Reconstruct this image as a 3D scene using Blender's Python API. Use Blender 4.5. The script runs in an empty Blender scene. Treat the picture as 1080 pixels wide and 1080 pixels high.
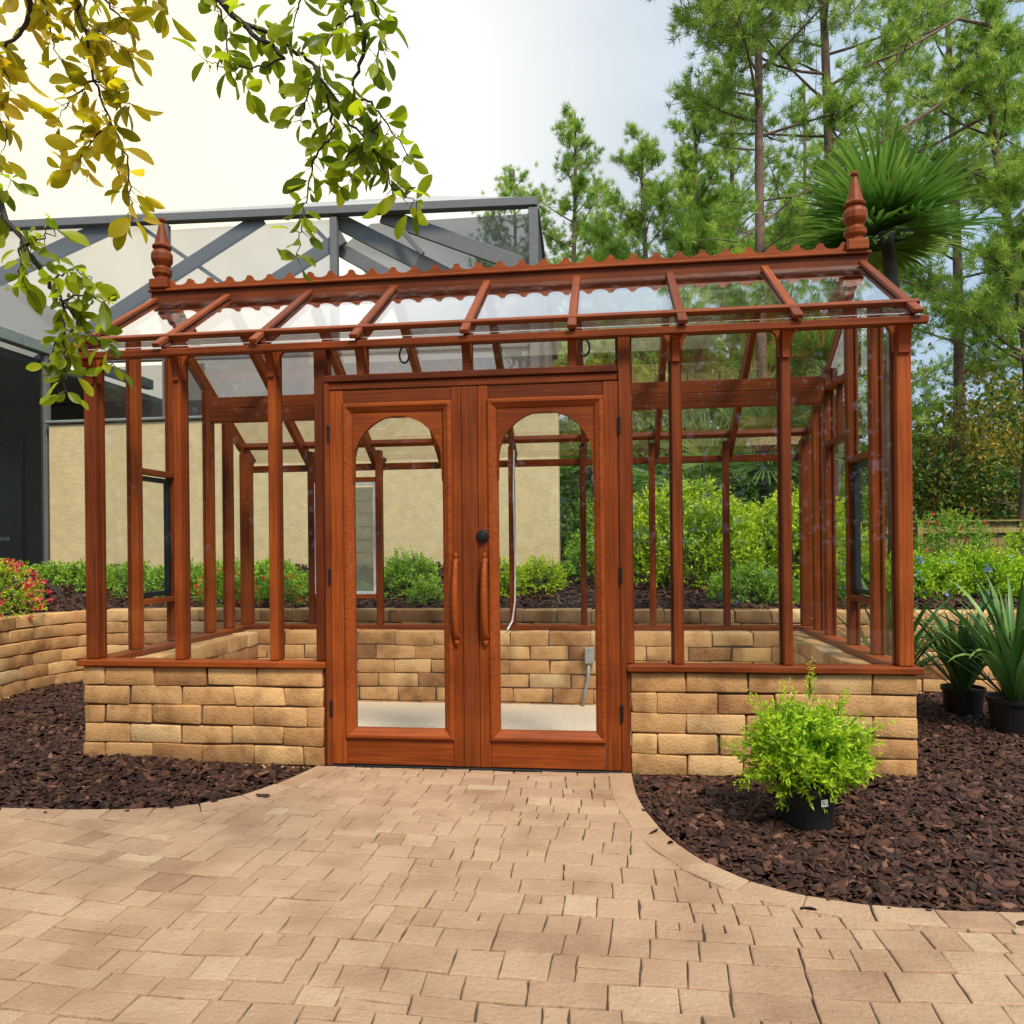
import bpy, bmesh, math, random
import numpy as np
from mathutils import Vector, Matrix
from math import radians, sin, cos, pi, sqrt

random.seed(7)
RNG = np.random.default_rng(11)
scene = bpy.context.scene
COL = scene.collection

# ------------------------------------------------------------------ camera
CAM = (2.9685, -4.0117, 1.2018); YAW = 0.123; ROLL = 0.0103; FPX = 804.75; SY = 33.3
cd = bpy.data.cameras.new("camera"); cam = bpy.data.objects.new("camera", cd); COL.objects.link(cam)
cd.sensor_width = 36; cd.sensor_fit = 'HORIZONTAL'; cd.lens = FPX / 1080 * 36
cd.shift_y = SY / 1080; cd.clip_end = 2000; cd.clip_start = 0.05
r = Vector((cos(YAW), sin(YAW), 0)); up = Vector((0, 0, 1)); fw = Vector((-sin(YAW), cos(YAW), 0))
r2 = r * cos(ROLL) - up * sin(ROLL); u2 = up * cos(ROLL) + r * sin(ROLL)
M = Matrix((r2, u2, -fw)).transposed().to_4x4(); M.translation = CAM
cam.matrix_world = M
scene.camera = cam

def at(px, py, t):
    """world point at depth t on the line of sight (t = distance along the view axis)"""
    a = px - 540; b = py - 540 - SY
    u = cos(ROLL) * a - sin(ROLL) * b; v = sin(ROLL) * a + cos(ROLL) * b
    X = u / FPX; Z = -v / FPX; c, s = cos(YAW), sin(YAW)
    return Vector((CAM[0] + t * (c * X - s), CAM[1] + t * (s * X + c), CAM[2] + t * Z))

# ------------------------------------------------------------------ materials
def mat(name):
    m = bpy.data.materials.new(name); m.use_nodes = True
    nt = m.node_tree; nt.nodes.clear()
    return m, nt, nt.nodes, nt.links

def N(nodes, t, **kw):
    n = nodes.new(t)
    for k, v in kw.items():
        if k.startswith('i_'):
            key = k[2:]
            key = int(key) if key.isdigit() else key.replace('_', ' ')
            n.inputs[key].default_value = v
        else:
            setattr(n, k, v)
    return n

def ramp(nodes, stops, interp='LINEAR'):
    n = nodes.new('ShaderNodeValToRGB'); cr = n.color_ramp; cr.interpolation = interp
    while len(cr.elements) < len(stops): cr.elements.new(0.5)
    for e, (p, c) in zip(cr.elements, stops):
        e.position = p; e.color = (c[0], c[1], c[2], 1)
    return n

def simple(name, col, rough=0.6, metal=0.0, bump=0.0, bscale=60, var=0.15, spec=0.5):
    m, nt, nd, ln = mat(name)
    out = N(nd, 'ShaderNodeOutputMaterial'); p = N(nd, 'ShaderNodeBsdfPrincipled')
    p.inputs['Roughness'].default_value = rough; p.inputs['Metallic'].default_value = metal
    p.inputs['Specular IOR Level'].default_value = spec
    tc = N(nd, 'ShaderNodeTexCoord'); no = N(nd, 'ShaderNodeTexNoise'); no.inputs['Scale'].default_value = bscale * .25
    no.inputs['Detail'].default_value = 6
    ln.new(tc.outputs['Object'], no.inputs['Vector'])
    lo = [c * (1 - var) for c in col]; hi = [min(1, c * (1 + var)) for c in col]
    rp = ramp(nd, [(.3, lo), (.7, hi)])
    ln.new(no.outputs['Fac'], rp.inputs[0]); ln.new(rp.outputs[0], p.inputs['Base Color'])
    if bump:
        n2 = N(nd, 'ShaderNodeTexNoise'); n2.inputs['Scale'].default_value = bscale; n2.inputs['Detail'].default_value = 5
        b = N(nd, 'ShaderNodeBump'); b.inputs['Strength'].default_value = bump; b.inputs['Distance'].default_value = .01
        ln.new(tc.outputs['Object'], n2.inputs['Vector']); ln.new(n2.outputs['Fac'], b.inputs['Height']); ln.new(b.outputs[0], p.inputs['Normal'])
    ln.new(p.outputs[0], out.inputs[0])
    return m

def wood_mat(name, lo, hi, rough=.5, axis=0):
    m, nt, nd, ln = mat(name)
    out = N(nd, 'ShaderNodeOutputMaterial'); p = N(nd, 'ShaderNodeBsdfPrincipled')
    tc = N(nd, 'ShaderNodeTexCoord'); mp = N(nd, 'ShaderNodeMapping')
    sc = [90, 90, 90]; sc[axis] = 2.6
    mp.inputs['Scale'].default_value = sc
    oi = N(nd, 'ShaderNodeObjectInfo'); add = N(nd, 'ShaderNodeVectorMath', operation='ADD')
    sc2 = N(nd, 'ShaderNodeVectorMath', operation='SCALE'); sc2.inputs['Scale'].default_value = 37.0
    cx = N(nd, 'ShaderNodeCombineXYZ')
    for i in range(3): ln.new(oi.outputs['Random'], cx.inputs[i])
    ln.new(cx.outputs[0], sc2.inputs[0])
    ln.new(tc.outputs['Object'], mp.inputs['Vector']); ln.new(mp.outputs[0], add.inputs[0]); ln.new(sc2.outputs[0], add.inputs[1])
    no = N(nd, 'ShaderNodeTexNoise'); no.inputs['Scale'].default_value = 1; no.inputs['Detail'].default_value = 5; no.inputs['Distortion'].default_value = .6
    ln.new(add.outputs[0], no.inputs['Vector'])
    blot = N(nd, 'ShaderNodeTexNoise'); blot.inputs['Scale'].default_value = 3.0; blot.inputs['Detail'].default_value = 4
    ln.new(tc.outputs['Object'], blot.inputs['Vector'])
    a1 = N(nd, 'ShaderNodeMath', operation='MULTIPLY_ADD'); a1.inputs[1].default_value = .6
    ln.new(no.outputs['Fac'], a1.inputs[0])
    a2 = N(nd, 'ShaderNodeMath', operation='MULTIPLY_ADD'); a2.inputs[1].default_value = .5; a2.inputs[2].default_value = -.14
    ln.new(blot.outputs['Fac'], a2.inputs[0]); ln.new(a2.outputs[0], a1.inputs[2])
    a3 = N(nd, 'ShaderNodeMath', operation='MULTIPLY_ADD'); a3.inputs[1].default_value = .22; ln.new(oi.outputs['Random'], a3.inputs[0]); 
    a4 = N(nd, 'ShaderNodeMath', operation='ADD'); a4.inputs[1].default_value = -.08
    ln.new(a1.outputs[0], a4.inputs[0]); ln.new(a4.outputs[0], a3.inputs[2])
    dk = tuple(c * .55 for c in lo)
    rp = ramp(nd, [(.15, dk), (.38, lo), (.72, hi)])
    ln.new(a3.outputs[0], rp.inputs[0]); ln.new(rp.outputs[0], p.inputs['Base Color'])
    # knots / specks
    b = N(nd, 'ShaderNodeBump'); b.inputs['Strength'].default_value = .25; b.inputs['Distance'].default_value = .003
    ln.new(no.outputs['Fac'], b.inputs['Height']); ln.new(b.outputs[0], p.inputs['Normal'])
    rr = N(nd, 'ShaderNodeMapRange'); rr.inputs['To Min'].default_value = rough - .12; rr.inputs['To Max'].default_value = rough + .15
    ln.new(blot.outputs['Fac'], rr.inputs['Value']); ln.new(rr.outputs[0], p.inputs['Roughness'])
    p.inputs['Specular IOR Level'].default_value = .2
    ln.new(p.outputs[0], out.inputs[0])
    return m

def attr_mat(name, stops, rough=.8, transl=0.0, bump=0.0, bscale=80, mottling=0.0, mscale=20, spec=.3, stain=None, tcol=None, speck=None):
    """colour picked by the per-piece attribute 'var' plus mottling noise"""
    m, nt, nd, ln = mat(name)
    out = N(nd, 'ShaderNodeOutputMaterial'); p = N(nd, 'ShaderNodeBsdfPrincipled')
    p.inputs['Roughness'].default_value = rough; p.inputs['Specular IOR Level'].default_value = spec
    at_ = N(nd, 'ShaderNodeAttribute', attribute_name='var')
    sep = N(nd, 'ShaderNodeSeparateColor'); ln.new(at_.outputs['Color'], sep.inputs[0])
    tc = N(nd, 'ShaderNodeTexCoord')
    src = sep.outputs[0]
    if mottling:
        no = N(nd, 'ShaderNodeTexNoise'); no.inputs['Scale'].default_value = mscale; no.inputs['Detail'].default_value = 8; no.inputs['Roughness'].default_value = .65
        ln.new(tc.outputs['Object'], no.inputs['Vector'])
        ma = N(nd, 'ShaderNodeMath', operation='MULTIPLY_ADD'); ma.inputs[1].default_value = mottling
        ln.new(no.outputs['Fac'], ma.inputs[0])
        sb = N(nd, 'ShaderNodeMath', operation='ADD'); sb.inputs[1].default_value = -mottling / 2
        ln.new(src, sb.inputs[0]); ln.new(sb.outputs[0], ma.inputs[2]); src = ma.outputs[0]
    if speck:
        nz = N(nd, 'ShaderNodeTexNoise'); nz.inputs['Scale'].default_value = speck[0]; nz.inputs['Detail'].default_value = 4; nz.inputs['Roughness'].default_value = .8
        ln.new(tc.outputs['Object'], nz.inputs['Vector'])
        mz = N(nd, 'ShaderNodeMath', operation='MULTIPLY_ADD'); mz.inputs[1].default_value = speck[1]; ln.new(nz.outputs['Fac'], mz.inputs[0])
        s2 = N(nd, 'ShaderNodeMath', operation='ADD'); s2.inputs[1].default_value = -speck[1] / 2; ln.new(src, s2.inputs[0]); ln.new(s2.outputs[0], mz.inputs[2]); src = mz.outputs[0]
    rp = ramp(nd, stops); ln.new(src, rp.inputs[0])
    colr = rp.outputs[0]
    if stain:
        n3 = N(nd, 'ShaderNodeTexNoise'); n3.inputs['Scale'].default_value = stain[0]; n3.inputs['Detail'].default_value = 6
        ln.new(tc.outputs['Object'], n3.inputs['Vector'])
        r3 = ramp(nd, [(stain[1], stain[3]), (stain[2], (1, 1, 1))]); ln.new(n3.outputs['Fac'], r3.inputs[0])
        mx = N(nd, 'ShaderNodeMix', data_type='RGBA', blend_type='MULTIPLY'); mx.inputs['Factor'].default_value = 1
        ln.new(colr, mx.inputs['A']); ln.new(r3.outputs[0], mx.inputs['B']); colr = mx.outputs['Result']
    ln.new(colr, p.inputs['Base Color'])
    if bump:
        n2 = N(nd, 'ShaderNodeTexNoise'); n2.inputs['Scale'].default_value = bscale; n2.inputs['Detail'].default_value = 8; n2.inputs['Roughness'].default_value = .7
        b = N(nd, 'ShaderNodeBump'); b.inputs['Strength'].default_value = bump; b.inputs['Distance'].default_value = .014
        ln.new(tc.outputs['Object'], n2.inputs['Vector']); ln.new(n2.outputs['Fac'], b.inputs['Height']); ln.new(b.outputs[0], p.inputs['Normal'])
    if transl:
        tr = N(nd, 'ShaderNodeBsdfTranslucent'); mix = N(nd, 'ShaderNodeMixShader'); mix.inputs[0].default_value = transl
        if tcol:
            mm = N(nd, 'ShaderNodeMix', data_type='RGBA', blend_type='MULTIPLY'); mm.inputs['Factor'].default_value = 1
            ln.new(colr, mm.inputs['A']); mm.inputs['B'].default_value = (*tcol, 1); ln.new(mm.outputs['Result'], tr.inputs[0])
        else: ln.new(colr, tr.inputs[0])
        ln.new(p.outputs[0], mix.inputs[1]); ln.new(tr.outputs[0], mix.inputs[2]); ln.new(mix.outputs[0], out.inputs[0])
    else:
        ln.new(p.outputs[0], out.inputs[0])
    return m

def glass_mat(name, tint=(.98, .99, .985), boost=.9, dirt=.004, ex=4.2):
    m, nt, nd, ln = mat(name)
    out = N(nd, 'ShaderNodeOutputMaterial')
    tr = N(nd, 'ShaderNodeBsdfTransparent'); tr.inputs[0].default_value = (*tint, 1)
    gl = N(nd, 'ShaderNodeBsdfGlossy'); gl.inputs['Roughness'].default_value = .02; gl.inputs[0].default_value = (.95, .97, 1, 1)
    # Schlick reflectance of a thin sheet, the same from both sides
    ge = N(nd, 'ShaderNodeNewGeometry'); dp = N(nd, 'ShaderNodeVectorMath', operation='DOT_PRODUCT')
    ln.new(ge.outputs['Normal'], dp.inputs[0]); ln.new(ge.outputs['Incoming'], dp.inputs[1])
    ab = N(nd, 'ShaderNodeMath', operation='ABSOLUTE'); ln.new(dp.outputs['Value'], ab.inputs[0])
    om = N(nd, 'ShaderNodeMath', operation='SUBTRACT', use_clamp=True); om.inputs[0].default_value = 1; ln.new(ab.outputs[0], om.inputs[1])
    pw = N(nd, 'ShaderNodeMath', operation='POWER'); pw.inputs[1].default_value = ex; ln.new(om.outputs[0], pw.inputs[0])
    mu = N(nd, 'ShaderNodeMath', operation='MULTIPLY_ADD', use_clamp=True); mu.inputs[1].default_value = .92; mu.inputs[2].default_value = .055 * boost; ln.new(pw.outputs[0], mu.inputs[0])
    mix = N(nd, 'ShaderNodeMixShader'); ln.new(mu.outputs[0], mix.inputs[0]); ln.new(tr.outputs[0], mix.inputs[1]); ln.new(gl.outputs[0], mix.inputs[2])
    tc = N(nd, 'ShaderNodeTexCoord')
    no = N(nd, 'ShaderNodeTexNoise'); no.inputs['Scale'].default_value = 7; no.inputs['Detail'].default_value = 9; no.inputs['Roughness'].default_value = .75
    ln.new(tc.outputs['Object'], no.inputs['Vector'])
    rp = ramp(nd, [(.5, (0, 0, 0)), (.75, (dirt * 3.2,) * 3)]); ln.new(no.outputs['Fac'], rp.inputs[0])
    # fine water spots
    vo = N(nd, 'ShaderNodeTexVoronoi'); vo.inputs['Scale'].default_value = 60; ln.new(tc.outputs['Object'], vo.inputs['Vector'])
    r2_ = ramp(nd, [(.03, (.16,) * 3), (.07, (0, 0, 0))]); ln.new(vo.outputs['Distance'], r2_.inputs[0])
    ad = N(nd, 'ShaderNodeMath', operation='MULTIPLY_ADD'); ln.new(r2_.outputs[0], ad.inputs[0]); ln.new(no.outputs['Fac'], ad.inputs[1]); ln.new(rp.outputs[0], ad.inputs[2])
    df = N(nd, 'ShaderNodeBsdfDiffuse'); df.inputs[0].default_value = (.75, .75, .72, 1)
    mx2 = N(nd, 'ShaderNodeMixShader'); ln.new(ad.outputs[0], mx2.inputs[0]); ln.new(mix.outputs[0], mx2.inputs[1]); ln.new(df.outputs[0], mx2.inputs[2])
    b = N(nd, 'ShaderNodeBump'); b.inputs['Strength'].default_value = .04; b.inputs['Distance'].default_value = .01
    n4 = N(nd, 'ShaderNodeTexNoise'); n4.inputs['Scale'].default_value = 2.5
    ln.new(tc.outputs['Object'], n4.inputs['Vector']); ln.new(n4.outputs['Fac'], b.inputs['Height']); ln.new(b.outputs[0], gl.inputs['Normal'])
    ln.new(mx2.outputs[0], out.inputs[0])
    return m

def screen_mat(name, col, opacity, scale=0):
    m, nt, nd, ln = mat(name)
    out = N(nd, 'ShaderNodeOutputMaterial'); tr = N(nd, 'ShaderNodeBsdfTransparent')
    df = N(nd, 'ShaderNodeBsdfDiffuse'); df.inputs[0].default_value = (*col, 1)
    tl = N(nd, 'ShaderNodeBsdfTranslucent'); tl.inputs[0].default_value = (*col, 1)
    m2 = N(nd, 'ShaderNodeMixShader'); m2.inputs[0].default_value = .45
    ln.new(df.outputs[0], m2.inputs[1]); ln.new(tl.outputs[0], m2.inputs[2])
    mix = N(nd, 'ShaderNodeMixShader')
    tc = N(nd, 'ShaderNodeTexCoord'); no = N(nd, 'ShaderNodeTexNoise'); no.inputs['Scale'].default_value = 1.3; no.inputs['Detail'].default_value = 5
    ln.new(tc.outputs['Object'], no.inputs['Vector'])
    mr = N(nd, 'ShaderNodeMapRange'); mr.inputs['To Min'].default_value = opacity - .1; mr.inputs['To Max'].default_value = opacity + .1
    ln.new(no.outputs['Fac'], mr.inputs['Value']); ln.new(mr.outputs[0], mix.inputs[0])
    ln.new(tr.outputs[0], mix.inputs[1]); ln.new(m2.outputs[0], mix.inputs[2]); ln.new(mix.outputs[0], out.inputs[0])
    return m

MT = {}
MT['wood'] = wood_mat('stained_cedar', (.19, .037, .006), (.39, .085, .013), .5)
MT['wood_dark'] = wood_mat('stained_cedar_dark', (.11, .021, .004), (.24, .052, .009), .55)
MT['glass'] = glass_mat('glass')
MT['roof_glass'] = glass_mat('roof_glass', dirt=.03, boost=2.0, ex=1.5)
MT['black'] = simple('black_plastic', (.012, .012, .013), .42)
MT['hinge'] = simple('black_metal', (.02, .02, .022), .45, .6)
MT['blue_frame'] = simple('dark_vent_frame', (.008, .012, .016), .55)
MT['brick'] = attr_mat('tumbled_block', [(.0, (.27, .115, .042)), (.22, (.45, .22, .085)), (.5, (.60, .325, .13)), (.75, (.71, .43, .185)), (1, (.66, .46, .26))], .88, bump=.6, bscale=70, mottling=.55, mscale=10, speck=(180, 1.0), stain=(5, .3, .52, (.55, .5, .45)))
MT['core'] = simple('mortar_core', (.045, .034, .024), .95)
MT['paver'] = attr_mat('tumbled_paver', [(0, (.36, .20, .115)), (.3, (.48, .29, .172)), (.65, (.56, .355, .212)), (1, (.67, .47, .295))], .85, bump=1.0, bscale=55, mottling=.55, mscale=11, speck=(230, 1.3), stain=(3.2, .3, .55, (.78, .74, .70)))
MT['sand'] = simple('joint_sand', (.075, .05, .033), .95, bump=.6)
MT['floor'] = simple('pale_fines', (.84, .68, .49), .95, bump=.8, bscale=160, var=.12)
MT['soil'] = simple('dark_soil', (.03, .017, .012), .95, bump=.6)
MT['chip'] = attr_mat('bark_chip', [(0, (.014, .006, .004)), (.4, (.052, .020, .011)), (.8, (.13, .052, .028)), (1, (.30, .15, .09))], .62, bump=.4, bscale=120, mottling=.35, mscale=60)
MT['stucco'] = simple('cream_stucco', (.64, .50, .27), .9, bump=.5, bscale=45, var=.09)
MT['grey_alu'] = simple('grey_aluminium', (.15, .145, .138), .5, .0, var=.08)
MT['fabric'] = screen_mat('roof_screen', (.62, .61, .58), .72)
MT['screen_light'] = screen_mat('insect_screen', (.34, .38, .42), .52)
MT['screen_mid'] = screen_mat('insect_screen_grey', (.22, .22, .23), .76)
MT['screen_dark'] = screen_mat('insect_screen_dark', (.05, .05, .047), .55)
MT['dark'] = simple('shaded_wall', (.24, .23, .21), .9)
MT['dark2'] = simple('shaded_window', (.014, .015, .017), .25)
MT['fascia'] = simple('grey_green_fascia', (.20, .225, .20), .6)
MT['fence'] = wood_mat('weathered_fence', (.28, .21, .07), (.52, .42, .17), .8, axis=2)
MT['grass'] = simple('ground_green', (.06, .085, .03), .95, bump=.6, bscale=20, var=.4)
MT['bark_pine'] = simple('pine_bark', (.17, .10, .068), .9, bump=1.0, bscale=30, var=.4)
MT['bark'] = simple('grey_bark', (.10, .08, .065), .9, bump=1.0, bscale=30, var=.35)
MT['twig'] = simple('dark_twig', (.035, .022, .018), .8)
MT['pine'] = attr_mat('pine_needles', [(0, (.09, .18, .02)), (.5, (.27, .44, .05)), (1, (.58, .70, .12))], .55, .38)
MT['broad'] = attr_mat('background_leaves', [(0, (.035, .085, .018)), (.5, (.09, .18, .03)), (1, (.22, .33, .05))], .5, .35)
MT['gold'] = attr_mat('golden_leaves', [(0, (.10, .12, .02)), (.5, (.36, .30, .03)), (1, (.62, .42, .06))], .5, .4)
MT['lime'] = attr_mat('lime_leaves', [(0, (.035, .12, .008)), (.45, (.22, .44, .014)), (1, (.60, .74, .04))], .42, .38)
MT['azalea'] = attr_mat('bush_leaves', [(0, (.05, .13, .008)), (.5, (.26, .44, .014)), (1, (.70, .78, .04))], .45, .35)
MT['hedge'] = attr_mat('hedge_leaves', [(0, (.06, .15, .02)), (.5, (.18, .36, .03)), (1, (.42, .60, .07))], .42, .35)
MT['strap'] = attr_mat('strap_leaves', [(0, (.035, .10, .025)), (.5, (.09, .21, .05)), (1, (.24, .38, .09))], .35, .25)
MT['palm'] = attr_mat('palm_leaves', [(0, (.04, .12, .018)), (.5, (.12, .27, .035)), (1, (.38, .50, .09))], .38, .3)
MT['palm_light'] = attr_mat('light_palm_leaves', [(0, (.10, .22, .04)), (.5, (.26, .42, .09)), (1, (.50, .60, .16))], .4, .35)
MT['oak'] = attr_mat('overhead_leaves', [(0, (.09, .15, .012)), (.5, (.24, .32, .018)), (1, (.42, .48, .035))], .35, .62, tcol=(1.5, 1.45, .5))
MT['oak_glow'] = attr_mat('overhead_leaves_glow_tint', [(0, (.20, .20, .012)), (.5, (.46, .42, .02)), (1, (.62, .46, .07))], .4, .68, tcol=(1.5, 1.4, .5))  # gold in the leaf colour paints the sun glow on this cluster
MT['redfl'] = attr_mat('red_flowers', [(0, (.60, .02, .05)), (.6, (.80, .06, .10)), (1, (.90, .16, .16))], .5, .3)
MT['orangefl'] = attr_mat('orange_flowers', [(0, (.70, .07, .02)), (1, (.90, .22, .05))], .5, .3)
MT['bluefl'] = attr_mat('blue_flowers', [(0, (.14, .22, .80)), (1, (.42, .52, .92))], .5, .3)
MT['white'] = simple('white_plastic', (.75, .75, .74), .5)
MT['pvc'] = simple('grey_pvc', (.30, .32, .31), .5)

# ------------------------------------------------------------------ object helpers
def link(name, me, m=None, parent=None):
    if m is not None and not me.materials: me.materials.append(m)
    o = bpy.data.objects.new(name, me); COL.objects.link(o)
    if parent: o.parent = parent
    return o

def tag(o, label=None, cat=None, group=None, kind=None):
    if label: o['label'] = label
    if cat: o['category'] = cat
    if group: o['group'] = group
    if kind: o['kind'] = kind
    return o

def thing(name, label, cat, loc=(0, 0, 0), group=None, rz=0):
    o = bpy.data.objects.new(name, None); COL.objects.link(o); o.location = loc; o.rotation_euler = (0, 0, rz)
    o.empty_display_size = .1
    return tag(o, label, cat, group)

def np_mesh(name, V, faces, var=None, smooth=False):
    """V (n,3); faces: list of (m,k) int arrays; var: per-vertex value"""
    me = bpy.data.meshes.new(name)
    V = np.asarray(V, dtype=np.float32)
    me.vertices.add(len(V)); me.vertices.foreach_set('co', V.ravel())
    faces = [np.asarray(f, dtype=np.int32) for f in faces if len(f)]
    loops = np.concatenate([f.ravel() for f in faces]); tot = np.concatenate([np.full(len(f), f.shape[1], np.int32) for f in faces])
    start = np.concatenate([[0], np.cumsum(tot)[:-1]]).astype(np.int32)
    me.loops.add(len(loops)); me.loops.foreach_set('vertex_index', loops)
    me.polygons.add(len(tot)); me.polygons.foreach_set('loop_start', start); me.polygons.foreach_set('loop_total', tot)
    me.polygons.foreach_set('use_smooth', np.full(len(tot), bool(smooth)))
    if var is not None:
        a = me.color_attributes.new('var', 'FLOAT_COLOR', 'POINT')
        c = np.ones((len(V), 4), np.float32); c[:, 0] = c[:, 1] = c[:, 2] = var
        a.data.foreach_set('color', c.ravel())
    me.update(calc_edges=True); me.validate()
    return me

# rounded box template
def _tmpl(seg):
    bm = bmesh.new(); bmesh.ops.create_cube(bm, size=2)
    bmesh.ops.bevel(bm, geom=bm.edges[:] , offset=.2, segments=seg, affect='EDGES', profile=.5)
    bm.verts.ensure_lookup_table()
    co = np.array([v.co[:] for v in bm.verts]); s = np.sign(co); o = (co - s * .8) / .2
    fs = {}
    for f in bm.faces: fs.setdefault(len(f.verts), []).append([v.index for v in f.verts])
    bm.free()
    return s, o, [np.array(v) for v in fs.values()]
T1 = _tmpl(1); T2 = _tmpl(2)

def box_mesh(name, sx, sy, sz, b=.003, center=(0, 0, 0)):
    s, o, fs = T1
    h = np.array([sx, sy, sz]) / 2; b = min(b, h.min() * .6)
    return np_mesh(name, s * (h - b) + o * b + np.array(center), fs)

def box(name, lo, hi, m, parent=None, b=.003):
    """axis aligned box between two corners, local origin at its centre"""
    lo = np.array(lo, float); hi = np.array(hi, float); c = (lo + hi) / 2; d = hi - lo
    o = link(name, box_mesh(name, *d, b=b), m, parent); o.location = c
    return o

def beam(name, p0, p1, w, h, m, parent=None, upv=(0, 0, 1), b=.004, ext=0):
    """a timber from p0 to p1: w across, h along upv; local x runs along the grain"""
    p0 = Vector(p0); p1 = Vector(p1); d = (p1 - p0); L = d.length; X = d / L
    U = Vector(upv); Y = U.cross(X)
    if Y.length < 1e-5: Y = Vector((0, 1, 0)).cross(X)
    Y.normalize(); Z = X.cross(Y)
    o = link(name, box_mesh(name, L + 2 * ext, w, h, b), m, parent)
    Mx = Matrix((X, Y, Z)).transposed().to_4x4(); Mx.translation = (p0 + p1) / 2
    o.matrix_local = Mx
    return o

def post(name, x, y, z0, z1, wx, wy, m, parent):
    return beam(name, (x, y, z0), (x, y, z1), wy, wx, m, parent, upv=(1, 0, 0))

def bm_obj(name, bm, m, parent=None, smooth=False):
    me = bpy.data.meshes.new(name); bm.to_mesh(me); bm.free()
    if smooth: me.polygons.foreach_set('use_smooth', [True] * len(me.polygons))
    return link(name, me, m, parent)

def prism_bm(pts, axis, a0, a1, bm=None):
    """extrude a 2D outline (list) along an axis from a0 to a1"""
    bm = bm or bmesh.new()
    def P(u, v, a):
        return {'x': (a, u, v), 'y': (u, a, v), 'z': (u, v, a)}[axis]
    A = [bm.verts.new(P(u, v, a0)) for u, v in pts]; B = [bm.verts.new(P(u, v, a1)) for u, v in pts]
    n = len(pts)
    bm.faces.new(A); bm.faces.new(B[::-1])
    for i in range(n): bm.faces.new((A[i], B[i], B[(i + 1) % n], A[(i + 1) % n]))
    bmesh.ops.recalc_face_normals(bm, faces=bm.faces)
    return bm

def bevel_bm(bm, off=.003, ang=30):
    es = [e for e in bm.edges if len(e.link_faces) == 2 and e.calc_face_angle(0) > radians(ang)]
    bmesh.ops.bevel(bm, geom=es, offset=off, segments=1, affect='EDGES', clamp_overlap=True)
    return bm

def tube(pts, rad, n=8, bm=None, cap=True):
    """tapered tube along points"""
    bm = bm or bmesh.new(); pts = [Vector(p) for p in pts]
    if not isinstance(rad, (list, tuple)): rad = [rad] * len(pts)
    rings = []; ref = None
    for i, p in enumerate(pts):
        t = (pts[min(i + 1, len(pts) - 1)] - pts[max(i - 1, 0)]).normalized()
        if ref is None: ref = Vector((0, 0, 1)).cross(t) if abs(t.z) < .9 else Vector((1, 0, 0)).cross(t)
        ref = (ref - t * ref.dot(t)).normalized(); q = t.cross(ref)
        rings.append([bm.verts.new(p + (ref * cos(2 * pi * k / n) + q * sin(2 * pi * k / n)) * rad[i]) for k in range(n)])
    for a, b in zip(rings, rings[1:]):
        for k in range(n): bm.faces.new((a[k], a[(k + 1) % n], b[(k + 1) % n], b[k]))
    if cap:
        bm.faces.new(rings[0][::-1]); bm.faces.new(rings[-1])
    return bm

def lathe(prof, n=16, bm=None, c=(0, 0)):
    bm = bm or bmesh.new(); rings = []
    for r_, z in prof:
        rings.append([bm.verts.new((c[0] + r_ * cos(2 * pi * (k + .5) / n), c[1] + r_ * sin(2 * pi * (k + .5) / n), z)) for k in range(n)])
    for a, b in zip(rings, rings[1:]):
        for k in range(n): bm.faces.new((a[k], a[(k + 1) % n], b[(k + 1) % n], b[k]))
    bm.faces.new(rings[0][::-1]); bm.faces.new(rings[-1])
    return bm

def quad_obj(name, pts, m, parent=None):
    me = bpy.data.meshes.new(name); me.from_pydata([tuple(p) for p in pts], [], [tuple(range(len(pts)))]); me.update()
    return link(name, me, m, parent)

def pane(name, pts, nrm, parent, m=None, th=.004):
    """thin glass sheet: polygon pts as a single surface"""
    return quad_obj(name, pts, m or MT['roof_glass' if name == 'roof_pane' else 'glass'], parent)

# ------------------------------------------------------------------ blocks (walls)
def blocks_mesh(name, items, rng, bev=.0075, jit=.003):
    """items: (centre, tangent angle, length, depth, height, var)"""
    s, o, fs = T2; k = len(s); V = []; var = []; F = [[] for _ in fs]
    corner = ((s[:, 0] > 0) * 4 + (s[:, 1] > 0) * 2 + (s[:, 2] > 0)).astype(int)
    for i, (c, a, L, D, H, v) in enumerate(items):
        h = np.array([L, D, H]) / 2; b = bev * rng.uniform(.7, 1.5)
        P = s * (h - b) + o * b + rng.normal(0, jit, (8, 3))[corner] + rng.normal(0, .0007, (k, 3))
        ca, sa = cos(a), sin(a)
        Q = np.stack([P[:, 0] * ca - P[:, 1] * sa + c[0], P[:, 0] * sa + P[:, 1] * ca + c[1], P[:, 2] + c[2]], 1)
        V.append(Q); var.append(np.full(k, v))
        for j, f in enumerate(fs): F[j].append(f + i * k)
    return np_mesh(name, np.concatenate(V), [np.concatenate(f) for f in F], np.concatenate(var), smooth=True)

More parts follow.
